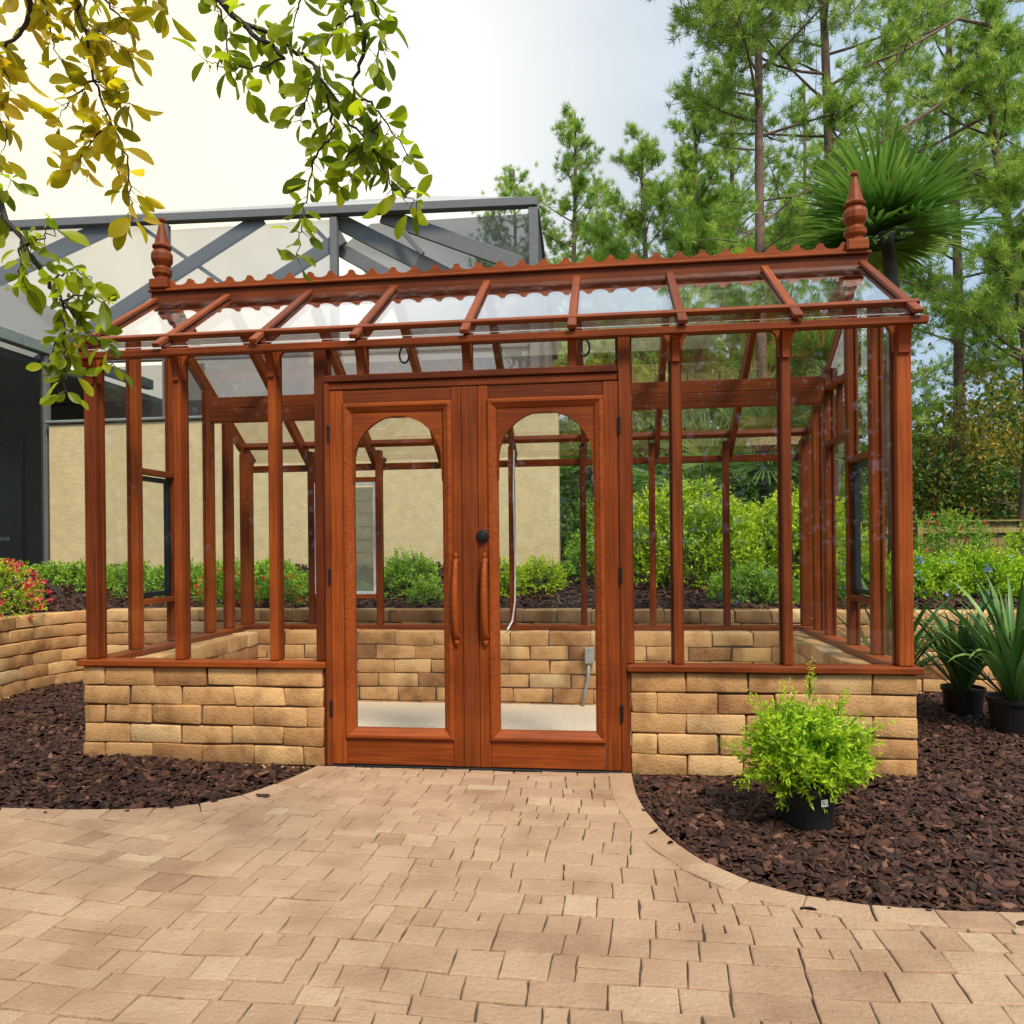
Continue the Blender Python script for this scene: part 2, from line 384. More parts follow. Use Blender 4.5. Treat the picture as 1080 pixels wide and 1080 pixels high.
def wall_run(path, z0, ch, nc, L=.30, D=.22, rng=RNG, gap=.005, start=0.0):
    """courses of blocks along a polyline"""
    P = np.array(path, float); seg = np.diff(P, axis=0); sl = np.hypot(seg[:, 0], seg[:, 1]); S = np.concatenate([[0], np.cumsum(sl)])
    def pos(s):
        i = min(max(np.searchsorted(S, s) - 1, 0), len(sl) - 1); t = (s - S[i]) / sl[i]
        return P[i] + seg[i] * t
    tot = S[-1]; items = []
    for c in range(nc):
        s = 0.0; first = True
        while s < tot - .01:
            l = L * rng.uniform(.94, 1.05)
            if first: l = L * (.45 if (c + int(start)) % 2 else .95) ; first = False
            if tot - s - l < L * .3: l = tot - s
            if l > L * 1.35: l = l / 2
            a = pos(s + gap / 2); b = pos(min(s + l, tot) - gap / 2); mid = (a + b) / 2
            items.append(((mid[0], mid[1], z0 + ch * (c + .5)), math.atan2(b[1] - a[1], b[0] - a[0]), np.hypot(*(b - a)), D * rng.uniform(.98, 1.01), ch - gap, float(np.clip(rng.normal(.52, .19), 0, 1))))
            s += l
    return items

# ------------------------------------------------------------------ ground, paving
def catmull(pts, n=8):
    P = [np.array(p, float) for p in pts]; P = [2 * P[0] - P[1]] + P + [2 * P[-1] - P[-2]]; out = []
    for i in range(1, len(P) - 2):
        for k in range(n):
            t = k / n
            out.append(.5 * ((2 * P[i]) + (-P[i - 1] + P[i + 1]) * t + (2 * P[i - 1] - 5 * P[i] + 4 * P[i + 1] - P[i + 2]) * t * t + (-P[i - 1] + 3 * P[i] - 3 * P[i + 1] + P[i + 2]) * t ** 3))
    out.append(P[-2]); return np.array(out)

CL = catmull([(-3.6, -.9), (-1.5, -.82), (.17, -.79), (.63, -.775), (.98, -.70), (1.19, -.55), (1.32, -.3), (1.40, .03)])
CR = catmull([(3.085, .03), (3.10, -.35), (3.15, -.64), (3.24, -.93), (3.37, -1.15), (3.54, -1.29), (3.72, -1.36), (3.94, -1.39), (4.29, -1.38), (5.3, -1.30), (7.5, -1.2)])

def resample(C, step):
    d = np.hypot(*np.diff(C, axis=0).T); S = np.concatenate([[0], np.cumsum(d)]); n = int(S[-1] / step); s = np.linspace(0, S[-1], n + 1)
    return np.stack([np.interp(s, S, C[:, 0]), np.interp(s, S, C[:, 1])], 1)
CLr = resample(CL, .03); CRr = resample(CR, .03)

def near(C, p):
    d = np.hypot(C[:, 0] - p[0], C[:, 1] - p[1]); i = int(d.argmin()); i = min(max(i, 0), len(C) - 2)
    t = C[i + 1] - C[i]; t = t / np.hypot(*t); n = np.array([t[1], -t[0]])  # to the right of travel = paving side
    return C[i], n, float((p - C[i]) @ n)

def clip(poly, q, n):
    out = []
    for i in range(len(poly)):
        a, b = poly[i], poly[(i + 1) % len(poly)]; da, db = (a - q) @ n, (b - q) @ n
        if da >= 0: out.append(a)
        if da * db < 0: out.append(a + (b - a) * (da / (da - db)))
    return out

def area(p):
    p = np.array(p); x, y = p[:, 0], p[:, 1]; return .5 * (x @ np.roll(y, -1) - y @ np.roll(x, -1))

class Pavers:
    def __init__(s): s.V = []; s.F = {}; s.var = []; s.n = 0
    def add(s, poly, z, rng, inset=.0006, th=.03):
        if len(poly) < 3: return
        poly = [np.array(p) for p in poly]
        if area(poly) < 0: poly = poly[::-1]
        if area(poly) < .0003: return
        # add mid points and roughen
        pts = []
        for i in range(len(poly)):
            a, b = poly[i], poly[(i + 1) % len(poly)]; L = np.hypot(*(b - a))
            if L < .012: continue
            m_ = max(1, int(L / .04))
            for k in range(m_): pts.append(a + (b - a) * k / m_)
        if len(pts) < 3: return
        c = sum(pts) / len(pts); n = len(pts)
        P = np.array(pts); nrm = np.stack([P[:, 0] - c[0], P[:, 1] - c[1]], 1); nl = np.maximum(np.hypot(nrm[:, 0], nrm[:, 1]), .02); u = nrm / nl[:, None]
        P = P - u * (inset + np.abs(rng.normal(0, .0024, n)) * (rng.random(n) < .6))[:, None]
        tilt = rng.normal(0, .010, 2); zz = z + rng.normal(0, .0012)
        def ring(Q, dz): 
            h = zz + dz + (Q - c) @ tilt
            return np.concatenate([Q, h[:, None]], 1)
        R = [ring(P, -th), ring(P, -.006), ring(P - u * .0016, -.0018), ring(P - u * .006, 0)]
        b = s.n
        for k in range(3):
            for i in range(n):
                j = (i + 1) % n
                s.F.setdefault(4, []).append((b + k * n + i, b + k * n + j, b + (k + 1) * n + j, b + (k + 1) * n + i))
        s.F.setdefault(n, []).append(tuple(b + 3 * n + i for i in range(n))) if n != 4 else s.F[4].append(tuple(b + 3 * n + i for i in range(4)))
        s.V.append(np.concatenate(R)); s.var.append(np.full(4 * n, np.clip(rng.normal(.52, .125), 0, 1))); s.n += 4 * n
    def build(s, name, m):
        me = np_mesh(name, np.concatenate(s.V), [np.array(f) for f in s.F.values()], np.concatenate(s.var))
        return link(name, me, m)

def courses(x0, x1, y0, y1, rng):
    """coursed tumbled pavers of mixed lengths, some courses split into small squares"""
    out = []; y = y1
    while y > y0:
        h = rng.choice([.088, .115, .115, .14]); x = x0 + rng.uniform(0, .1)
        while x < x1:
            w = rng.choice([.075, .11, .135, .14, .175, .20]) * rng.uniform(.93, 1.07)
            if w > .16 and rng.random() < .22:
                k = h * rng.uniform(.45, .55); out += [(x, y - k, w, k), (x, y - h, w, h - k)]
            elif w > .13 and h > .11 and rng.random() < .10:
                k = w * rng.uniform(.35, .65); q = h * .5; out += [(x, y - q, k, q), (x + k, y - q, w - k, q), (x, y - h, w, h - q)]
            else: out.append((x, y - h, w, h))
            x += w
        y -= h
    return out
def wob(p):
    x, y = p
    return np.array([x + .013 * sin(2.3 * y + 1.1 * x) + .008 * sin(7.1 * y + 2 * x), y + .016 * sin(1.9 * x + .7 * y) + .007 * sin(6.3 * x + 3 * y)])

pv = Pavers(); rngp = np.random.default_rng(3)
DIV_Q = np.array([1.02, -.85]); DIV_T = np.array([.58, -.815]); DIV_N = np.array([-DIV_T[1], DIV_T[0]]) * np.array([1, 1])
if DIV_N[0] < 0: DIV_N = -DIV_N        # points to +x (the main field)
BC = np.array([1.7, 2.6]); BR = 3.9
def bend(p):
    # left of x = 1.7 the courses swing round in a wide arc, as laid along the curved bed
    if p[0] >= BC[0]: return p
    th = (BC[0] - p[0]) / BR; r_ = BC[1] - p[1]
    return BC + np.array([-sin(th), -cos(th)]) * r_
def field(rects, rot, org, side):
    ca, sa = cos(rot), sin(rot)
    for (x, y, w, h) in rects:
        poly = [np.array([x, y]), np.array([x + w, y]), np.array([x + w, y + h]), np.array([x, y + h])]
        poly = [np.array([org[0] + p[0] * ca - p[1] * sa, org[1] + p[0] * sa + p[1] * ca]) for p in poly]
        poly = [wob(bend(p)) for p in poly]
        c = sum(poly) / 4
        if c[0] < -3.4 or c[0] > 7.2 or c[1] < -6.6 or c[1] > .1: continue
        poly = clip(poly, np.array([0, -.012]), np.array([0, -1.0])) if poly else poly
        if len(poly) < 3: continue
        c = sum(poly) / len(poly)
        C = CLr if c[0] < 2.2 else CRr
        ps, n_, d = near(C, c)
        if d < .34:
            poly = clip(poly, ps + n_ * .105, n_)
            if len(poly) < 3: continue
            q = [near(C, p_) for p_ in poly]
            w_ = min(q, key=lambda t: t[2])
            if w_[2] < .104: poly = clip(poly, w_[0] + w_[1] * .105, w_[1])
        if len(poly) >= 3: pv.add(poly, 0, rngp)
field(courses(-4.9, 7.3, -6.6, 1.9, rngp), 0, (0, 0), 1)
for C in (CL, CR):
    Q = resample(C, .19)
    for i in range(len(Q) - 1):
        a, b = Q[i], Q[i + 1]; t0 = (Q[min(i + 1, len(Q) - 1)] - Q[max(i - 1, 0)]); t1 = (Q[min(i + 2, len(Q) - 1)] - Q[i])
        n0 = np.array([t0[1], -t0[0]]) / np.hypot(*t0); n1 = np.array([t1[1], -t1[0]]) / np.hypot(*t1)
        poly = [a, b, b + n1 * .118, a + n0 * .118]
        poly = clip([np.array(p) for p in poly], np.array([0, -.012]), np.array([0, -1.0]))
        pv.add(poly, .004, rngp)
tag(pv.build('patio_paving', MT['paver']), kind='structure')
# sand bed under the pavers
bm = bmesh.new()
outline = [tuple(p) for p in CL] + [tuple(p) for p in CR] + [(7.5, -6.7), (-3.6, -6.7)]
vs = [bm.verts.new((x, y, -.0085)) for x, y in outline]; f = bm.faces.new(vs); bmesh.ops.triangulate(bm, faces=[f])
tag(bm_obj('paving_sand_bed', bm, MT['sand']), kind='structure')
# the ground to the horizon
xs = [-400, -100, -30, -12, -6, 0, 6, 12, 30, 100, 400]
V = [(x, y, -.055) for y in xs for x in xs]; n = len(xs)
F = [(j * n + i, j * n + i + 1, (j + 1) * n + i + 1, (j + 1) * n + i) for j in range(n - 1) for i in range(n - 1)]
tag(link('ground', np_mesh('ground', V, [np.array(F)]), MT['soil']), kind='structure')
box_f = box('greenhouse_floor', (.2, .02, -.12), (4.3, 1.76, -.02), MT['floor'], b=.001); tag(box_f, kind='structure')

# retaining wall line and the raised bed behind it
RW = catmull([(-1.2, -2.2), (-1.55, -.9), (-1.80, .3), (-1.92, 1.3), (-1.93, 1.85), (-1.78, 2.28), (-1.42, 2.5), (-.8, 2.54), (1, 2.5), (4, 2.42), (6, 2.38), (9, 2.38), (13, 2.4)], 6)
offs = [0, .25, .6, 1.0, 1.7, 3.0, 6.0, 9.0, 20, 60, 300]
hz = [.60, .61, .66, .76, .95, .98, .60, .1, -.2, -.5, -.5]
def bed_z(o): return float(np.interp(o, offs, hz))
t = np.gradient(RW, axis=0); t /= np.hypot(t[:, 0], t[:, 1])[:, None]; nrm = np.stack([-t[:, 1], t[:, 0]], 1)
V = []; 
ms = len(RW)
for o_, z_ in zip(offs, hz):
    for k in range(ms):
        p = RW[k] + nrm[k] * o_; V.append((p[0], p[1], z_ + (.02 * sin(p[0] * 3 + p[1]) if o_ > .1 else 0)))
n0 = len(V)
for k in range(ms): V.append((RW[k][0], RW[k][1], -.1))
F = [(j * ms + i, j * ms + i + 1, (j + 1) * ms + i + 1, (j + 1) * ms + i) for j in range(len(offs) - 1) for i in range(ms - 1)]
F += [(n0 + i, n0 + i + 1, i + 1, i) for i in range(ms - 1)]
tag(link('raised_planting_bed', np_mesh('raised_planting_bed', V, [np.array(F)], smooth=True), MT['soil']), kind='structure')

rw = thing('retaining_wall', 'low curved retaining wall of tan tumbled blocks behind the greenhouse', 'retaining wall', (0, 2.5, 0))
it = wall_run(RW, -.10, .106, 7, L=.29, D=.2, rng=np.random.default_rng(5))
o = link('block_courses', blocks_mesh('block_courses', it, np.random.default_rng(6)), MT['brick'], rw); o.location = (0, -2.5, 0)
# dark fill just behind the block faces closes the open joints
V = []; 
for k in range(ms):
    for s_ in (-.085, .085):
        for z_ in (-.1, .628): V.append((RW[k][0] + nrm[k][0] * s_, RW[k][1] + nrm[k][1] * s_ - 2.5, z_))
F = []
for i in range(ms - 1):
    a = i * 4; b = a + 4
    F += [(a, b, b + 1, a + 1), (a + 2, a + 3, b + 3, b + 2), (a + 1, b + 1, b + 3, a + 3)]
link('joint_fill', np_mesh('joint_fill', V, [np.array(F)]), MT['core'], rw)

# ------------------------------------------------------------------ bark mulch
def chips(name, pos, size, rng, m, kind='stuff', label=None, cat=None):
    n = len(pos); ang = np.linspace(0, 2 * pi, 6, endpoint=False)
    base = np.stack([np.cos(ang), np.sin(ang)], 1)
    rad = rng.uniform(.65, 1.15, (n, 6, 1)); asp = np.stack([np.ones(n), rng.uniform(.35, .7, n)], 1)[:, None, :]
    xy = base[None] * rad * asp * size[:, None, None]
    th = (size * rng.uniform(.10, .22, n))[:, None]
    bend = -(xy[:, :, 0] ** 2) * rng.normal(0, 6, (n, 1))
    top = np.concatenate([xy * .86, (th / 2 + bend)[:, :, None]], 2); bot = np.concatenate([xy, (-th / 2 + bend)[:, :, None]], 2)
    P = np.concatenate([top, bot], 1)
    yaw = rng.uniform(0, 2 * pi, n); tx = rng.normal(0, .42, n); ty = rng.normal(0, .32, n)
    def rot(P, a, i, j):
        c, s = np.cos(a)[:, None], np.sin(a)[:, None]; Q = P.copy(); Q[:, :, i] = c * P[:, :, i] - s * P[:, :, j]; Q[:, :, j] = s * P[:, :, i] + c * P[:, :, j]; return Q
    P = rot(P, tx, 1, 2); P = rot(P, ty, 0, 2); P = rot(P, yaw, 0, 1); P += pos[:, None, :]
    idx = np.arange(n)[:, None] * 12
    topf = np.arange(6)[None] + idx
    side = np.concatenate([np.array([[i, 6 + i, 6 + (i + 1) % 6, (i + 1) % 6]]) for i in range(6)])
    sidef = (side[None] + idx[:, :, None]).reshape(-1, 4)
    var = np.repeat(np.clip(rng.beta(1.6, 2.4, n), 0, 1), 12)
    o = link(name, np_mesh(name, P.reshape(-1, 3), [topf, sidef], var), m)
    return tag(o, label, cat, None, kind)

rngm = np.random.default_rng(21)
def inbed(X, C, sgn):
    out = np.zeros(len(X), bool)
    for a in range(0, len(X), 4000):
        Q = X[a:a + 4000]; d = np.hypot(Q[:, None, 0] - C[None, :, 0], Q[:, None, 1] - C[None, :, 1]); i = np.clip(d.argmin(1), 0, len(C) - 2)
        t_ = C[i + 1] - C[i]; nn = np.stack([t_[:, 1], -t_[:, 0]], 1); out[a:a + 4000] = ((Q - C[i]) * nn).sum(1) < -.012 * np.hypot(t_[:, 0], t_[:, 1])
    return out
def bed_points(x0, x1, y0, y1, dens, C):
    n = int((x1 - x0) * (y1 - y0) * dens); X = np.stack([rngm.uniform(x0, x1, n), rngm.uniform(y0, y1, n)], 1)
    k = inbed(X, C, 1); k &= ~((X[:, 0] > .01) & (X[:, 0] < 4.49) & (X[:, 1] > .01))
    # stay in front of the retaining wall
    d = np.hypot(X[:, None, 0] - RW[None, :, 0], X[:, None, 1] - RW[None, :, 1]); i = d.argmin(1); k &= ((X - RW[i]) * nrm[i]).sum(1) < -.09
    return X[k]
CLc = CLr[::2]; CRc = CRr[::2]
def layer(X, z, th):
    return np.concatenate([X, (z + rngm.uniform(0, th, len(X)))[:, None]], 1)
def edge_fall(X, C):
    d = np.hypot(X[:, None, 0] - C[None, :, 0], X[:, None, 1] - C[None, :, 1]).min(1)
    return np.clip(d / .12, 0, 1)
for nm, lab, C, rg in (('bark_mulch', 'dark red-brown bark mulch in the bed left of the greenhouse doors', CLc, (-3.4, 1.45, -.95, 2.6)), ('bark_mulch', 'dark red-brown bark mulch in the curved bed right of the doors', CRc, (3.05, 7.2, -1.45, 2.45))):
    X = bed_points(*rg, 5200 if C is CRc else 3600, C)
    e = edge_fall(X, C); mound = .018 * np.sin(X[:, 0] * 3.1 + 1) * np.cos(X[:, 1] * 2.7) 
    P = layer(X, -.045, .028); P[:, 2] += e * .03 + mound * e
    d_ = rngm.uniform(-.16, .0, 26); kk = rngm.integers(5, len(C) - 5, 26); tt_ = C[kk + 1] - C[kk]; nn_ = np.stack([tt_[:, 1], -tt_[:, 0]], 1) / np.hypot(tt_[:, 0], tt_[:, 1])[:, None]
    St = C[kk] - nn_ * d_[:, None] * rngm.random(26)[:, None]; P = np.concatenate([P, np.concatenate([St, np.full((26, 1), .006)], 1)])
    chips(nm, P, rngm.uniform(.015, .038, len(P)), rngm, MT['chip'], label=lab, cat='bark mulch')
# raised bed mulch
n = 60000; k = rngm.integers(0, ms, n); o_ = rngm.uniform(.1, 2.0, n); al = rngm.uniform(-.5, .5, n)
j = np.clip(k + 1, 0, ms - 1); X = RW[k] + (RW[j] - RW[k]) * rngm.uniform(0, 1, n)[:, None] + nrm[k] * o_[:, None]
sel = (X[:, 0] > -3.4) & (X[:, 0] < 7.5) & (X[:, 1] > -.5); X = X[sel]; o_ = o_[sel]
P = np.concatenate([X, (np.interp(o_, offs, hz) + rngm.uniform(.0, .04, len(X)) + .02 * np.sin(X[:, 0] * 3 + X[:, 1]))[:, None]], 1)
chips('bark_mulch', P, rngm.uniform(.02, .045, len(P)), rngm, MT['chip'], label='bark mulch on the raised bed above the retaining wall', cat='bark mulch')

# ------------------------------------------------------------------ GREENHOUSE
W = 4.5; ZS = .565; TB = .53
G = thing('greenhouse', 'orange-stained timber greenhouse with glass panes on a low tan block base', 'greenhouse', (0, 0, 0))
wd = MT['wood']; wk = MT['wood_dark']
ch = .1075
def base_wall(path, start, seed, lo, hi):
    rg = np.random.default_rng(seed)
    bw = link('block_wall', blocks_mesh('block_wall', wall_run(path, TB - ch * 6, ch, 6, L=.30, D=.225, rng=rg, start=start), rg), MT['brick'], G)
    c = box('joint_fill', lo, hi, MT['core'], None, b=.001)
    c.parent = bw
base_wall([(0.0, .1125), (1.425, .1125)], 0, 31, (.02, .014, -.1), (1.40, .21, TB - .012))
base_wall([(3.085, .1125), (4.5, .1125)], 1, 32, (3.1, .014, -.1), (4.48, .21, TB - .012))
base_wall([(.1125, .235), (.1125, 1.75)], 0, 33, (.014, .22, -.1), (.21, 1.76, TB - .012))
base_wall([(4.3875, .235), (4.3875, 1.75)], 1, 34, (4.29, .22, -.1), (4.486, 1.76, TB - .012))
base_wall([(0.0, 1.8675), (4.5, 1.8675)], 0, 35, (.02, 1.765, -.1), (4.48, 1.965, TB - .012))

# sills
beam('sill', (-.022, .035, .5485), (1.445, .035, .5485), .115, .033, wd, G)
beam('sill', (3.07, .035, .5485), (4.522, .035, .5485), .115, .033, wd, G)
beam('sill', (.045, .095, .548), (.045, 1.885, .548), .115, .032, wd, G)
beam('sill', (4.455, .095, .548), (4.455, 1.885, .548), .115, .032, wd, G)
beam('sill', (-.022, 1.94, .5487), (4.522, 1.94, .5487), .105, .0335, wd, G)

# front posts
PF = [(.045, .072), (.575, .046), (1.135, .046), (1.413, .066), (3.068, .066), (3.335, .046), (3.885, .046), (4.455, .072)]
ZP = 2.285
def bracket(x, w, y, zt, d, hgt, front=-1, m=None):
    """curved corbel between post and eave; d forward, hgt tall"""
    pts = [(0, 0), (0, -hgt)]
    for k in range(9):
        a = k / 8 * pi / 2
        pts.append((front * d * (1 - cos(a)) ** 1.0 * 1.0 + front * .012, -hgt + (hgt - .03) * sin(a)))
    pts.append((front * (d + .012), 0))
    bm = prism_bm(pts, 'x', -w / 2, w / 2); bevel_bm(bm, .002)
    o = bm_obj('eave_bracket', bm, m or wd, G); o.location = (x, y, zt); return o
def gusset(x, y, zt, side, ww, hh, th):
    pts = [(0, 0), (0, -hh)]
    for k in range(9):
        a = k / 8 * pi / 2
        pts.append((side * (.008 + ww * (1 - cos(a))), -hh + (hh - .015) * sin(a)))
    pts.append((side * (ww + .008), 0))
    bm = prism_bm(pts, 'y', -th / 2, th / 2); bevel_bm(bm, .002)
    o = bm_obj('gusset', bm, wd, G); o.location = (x, y, zt); return o
for i, (x, w) in enumerate(PF):
    z1 = ZP
    post('post', x, .050, ZS + .0015, z1, w, .062, wd if i % 3 else wk, G)
    beam('glazing_stop', (x, .079, ZS + .002), (x, .079, z1 - .002), .03, w + .02, wk, G, upv=(1, 0, 0))
    if i not in (3, 4):
        bracket(x, w * .8, .018, ZP, .036, .15)
        if i > 0: gusset(x - w / 2, .045, ZP, -1, .03, .14, .03)
        if i < 7: gusset(x + w / 2, .045, ZP, 1, .03, .14, .03)
# eave beam and gutter line
beam('eave_beam', (-.03, -.045, 2.281), (4.545, -.045, 2.281), .036, .038, wd, G)
beam('wall_plate', (.0, .058, 2.303), (4.5, .058, 2.303), .07, .034, wk, G)

# roof geometry
E0 = Vector((0, -.055, 2.312)); R0 = Vector((0, .742, 2.832)); SF = (R0.z - E0.z) / (R0.y - E0.y)
B0 = Vector((0, .80, 2.80)); B1 = Vector((0, 2.13, 1.905)); SB = (B1.z - B0.z) / (B1.y - B0.y)
def zf(y): return E0.z + SF * (y - E0.y)
def zb(y): return B0.z + SB * (y - B0.y)
upf = Vector((0, -SF, 1)).normalized(); upb = Vector((0, -SB, 1)).normalized()
XR = [.0] + [W / 8 * i - (.045 if i < 4 else .01) for i in range(1, 8)] + [4.5]
YP = .035   # front purlin
for i, x in enumerate(XR):
    xx = x + (.012 if i == 0 else -.012 if i == 8 else 0)
    # glazing caps above the glass
    beam('rafter_cap', (xx, YP + .022, zf(YP + .022) + .022), (xx, .735, zf(.735) + .022), .044, .022, wd, G, upv=upf)
    beam('rafter_cap', (xx, -.085, zf(-.085) + .020), (xx, YP - .022, zf(YP - .022) + .020), .046, .026, wd, G, upv=upf)
    # rafters under the glass
    beam('rafter', (xx, .0, zf(.0) - .036), (xx, .735, zf(.735) - .036), .036, .062, wd, G, upv=upf)
    beam('rafter', (xx, .80, zb(.80) - .040), (xx, 2.10, zb(2.10) - .040), .040, .070, wd, G, upv=upb)
    beam('rafter_cap', (xx, .81, zb(.81) + .018), (xx, 2.14, zb(2.14) + .018), .042, .02, wd, G, upv=upb)
beam('purlin', (-.035, YP, zf(YP) + .021), (4.535, YP, zf(YP) + .021), .040, .030, wd, G, upv=upf)
beam('purlin', (-.02, 1.935, zb(1.935) - .02), (4.52, 1.935, zb(1.935) - .02), .045, .045, wd, G, upv=upb)
beam('eave_beam', (-.03, 2.13, zb(2.13) - .055), (4.53, 2.13, zb(2.13) - .055), .04, .055, wd, G)
# roof glass
for i in range(8):
    a, b = XR[i] + .003, XR[i + 1] - .003
    pane('roof_pane', [(a, YP, zf(YP) + .003), (b, YP, zf(YP) + .003), (b, .74, zf(.74) + .003), (a, .74, zf(.74) + .003)], upf, G)
    pane('roof_pane', [(a, -.06, zf(-.06) + .001), (b, -.06, zf(-.06) + .001), (b, YP - .004, zf(YP - .004) + .001), (a, YP - .004, zf(YP - .004) + .001)], upf, G)
    pane('roof_pane', [(a, .81, zb(.81) + .003), (b, .81, zb(.81) + .003), (b, 2.14, zb(2.14) + .003), (a, 2.14, zb(2.14) + .003)], upb, G)
# ridge
beam('ridge_board', (-.03, .775, 2.835), (4.53, .775, 2.835), .055, .13, wk, G)
beam('ridge_cap', (-.045, .775, 2.909), (4.545, .775, 2.909), .095, .016, wd, G)
# cresting: scalloped board standing on the cap
n_s = 31; x0, x1 = .10, 4.40; pitch = (x1 - x0) / n_s; pts = [(x0, 2.918)]
for k in range(n_s):
    xa = x0 + k * pitch
    pts += [(xa, 2.986), (xa + .016, 2.981)]
    for j in range(1, 8):
        a = pi * j / 8; pts.append((xa + .018 + (pitch - .036) * (1 - cos(a)) / 2, 2.976 - .030 * sin(a)))
    pts += [(xa + pitch - .016, 2.981)]
pts += [(x1, 2.986), (x1, 2.918)]
cl = []
for p in pts:
    if not cl or abs(p[0] - cl[-1][0]) + abs(p[1] - cl[-1][1]) > 1e-4: cl.append(p)
bm = prism_bm(cl, 'y', .758, .79); ngon = [f for f in bm.faces if len(f.verts) > 4]; bmesh.ops.triangulate(bm, faces=ngon)
bm_obj('ridge_cresting', bm, wd, G)
# finials
def finial(x):
    box('finial_base', (x - .062, .713, 2.9185), (x + .062, .837, 2.985), wd, G, b=.008)
    prof = [(.05, .0), (.05, .02), (.066, .045), (.068, .075), (.052, .088), (.05, .10), (.068, .135), (.073, .150), (.073, .188), (.062, .212), (.052, .222), (.050, .232), (.064, .240), (.066, .252), (.056, .262), (.049, .275), (.037, .33), (.026, .385), (.017, .425), (.014, .43), (.017, .438), (.024, .444), (.025, .456), (.016, .468), (.004, .472)]
    bm = lathe([(r_ * .95, z * .90) for r_, z in prof], 12)
    o = bm_obj('finial', bm, wd, G); o.location = (x, .775, 2.9855); return o
finial(.035); finial(4.465)

# cross beam under the rear slope with its two boards
beam('tie_beam', (.075, 1.345, 2.262), (4.425, 1.345, 2.262), .055, .085, wd, G)
beam('tie_beam', (.075, 1.338, 2.168), (4.425, 1.338, 2.168), .070, .098, wd, G)

# side walls
YS = [.45, .87, 1.35, 1.64]
for sx in (0, 1):
    x = .04 if sx == 0 else 4.46; s = 1 if sx == 0 else -1; xg = .028 if sx == 0 else 4.472
    for y in YS:
        zt = (zf(y) if y < .77 else zb(y)) - .075
        post('post', x, y, ZS + .0015, zt, .062, .062, wd, G)
        post('glazing_stop', x - s * .022, y, ZS + .0025, zt - .004, .016, .092, wk, G)
    post('post', x + s * .003, 1.935, ZS + .002, zb(1.935) - .08, .085, .08, wd, G)
    # panes between posts, with their sloping tops
    ys = [.10] + YS + [1.93]
    for a, b in zip(ys, ys[1:]):
        zfun = lambda y: (zf(y) if y < .77 else zb(y)) - .01
        top = [(xg, b - .02, zfun(b - .02))]
        if a < .77 < b: top.append((xg, .77, zf(.74)))
        top.append((xg, a + .02, zfun(a + .02)))
        if (a, b) == (.45, .87):
            pane('side_pane', [(xg, a + .02, 1.70), (xg, b - .02, 1.70)] + top, None, G)
            pane('side_pane', [(xg, a + .02, ZS), (xg, b - .02, ZS), (xg, b - .02, .85), (xg, a + .02, .85)], None, G)
        else:
            pane('side_pane', [(xg, a + .02, ZS), (xg, b - .02, ZS)] + top, None, G)
    # vent window in dark frame between two rails
    box('rail', (x - .028, .483, 1.668), (x + .028, .837, 1.704), wd, G)
    box('rail', (x - .028, .483, .836), (x + .028, .837, .872), wd, G)
    v = bpy.data.objects.new('vent_window', None); COL.objects.link(v); v.parent = G; v.location = (x - s * .012, .66, 1.27)
    v['label'] = 'dark framed hinged vent pane in the side wall'
    fr = .030; hy, hz_ = .170, .388
    bm = bmesh.new()
    for (a0, a1, c0, c1) in ((-hy, hy, hz_ - fr, hz_), (-hy, hy, -hz_, -hz_ + fr), (-hy, -hy + fr, -hz_ + fr, hz_ - fr), (hy - fr, hy, -hz_ + fr, hz_ - fr)):
        bmesh.ops.create_cube(bm, size=1, matrix=Matrix.Translation((0, (a0 + a1) / 2, (c0 + c1) / 2)) @ Matrix.Diagonal((.032, a1 - a0, c1 - c0, 1)))
    bm_obj('vent_frame', bm, MT['blue_frame'], v)
    pane('vent_glass', [(0, -hy + fr, -hz_ + fr), (0, hy - fr, -hz_ + fr), (0, hy - fr, hz_ - fr), (0, -hy + fr, hz_ - fr)], None, v)
    for y in (1.93,):
        pass
# fan opening frame high on the right side
box('rail', (4.435, .902, 2.20), (4.485, 1.318, 2.236), wd, G)
box('rail', (4.435, .902, 1.83), (4.485, 1.318, 1.866), wd, G)
box('mullion', (4.44, 1.08, 1.867), (4.48, 1.105, 2.199), wk, G)

# back wall
XB = [.60, 1.165, 1.72, 2.236, 2.792, 3.32, 3.872]
for i, x in enumerate(XB):
    post('post', x, 1.935, ZS + .002, zb(1.935) - .075, .046, .07, wd if i % 2 else wk, G)
    bracket(x, .036, 1.972, 1.915, .11, .2, front=1)
xb = [.09] + XB + [4.41]
for a, b in zip(xb, xb[1:]):
    if a == .60:
        pane('back_pane', [(a, 1.94, 1.745), (b, 1.94, 1.745), (b, 1.94, 1.99), (a, 1.94, 1.99)], None, G)
        pane('back_pane', [(a, 1.94, ZS), (b, 1.94, ZS), (b, 1.94, .775), (a, 1.94, .775)], None, G)
    else:
        pane('back_pane', [(a + .01, 1.94, ZS), (b - .01, 1.94, ZS), (b - .01, 1.94, 1.99), (a + .01, 1.94, 1.99)], None, G)
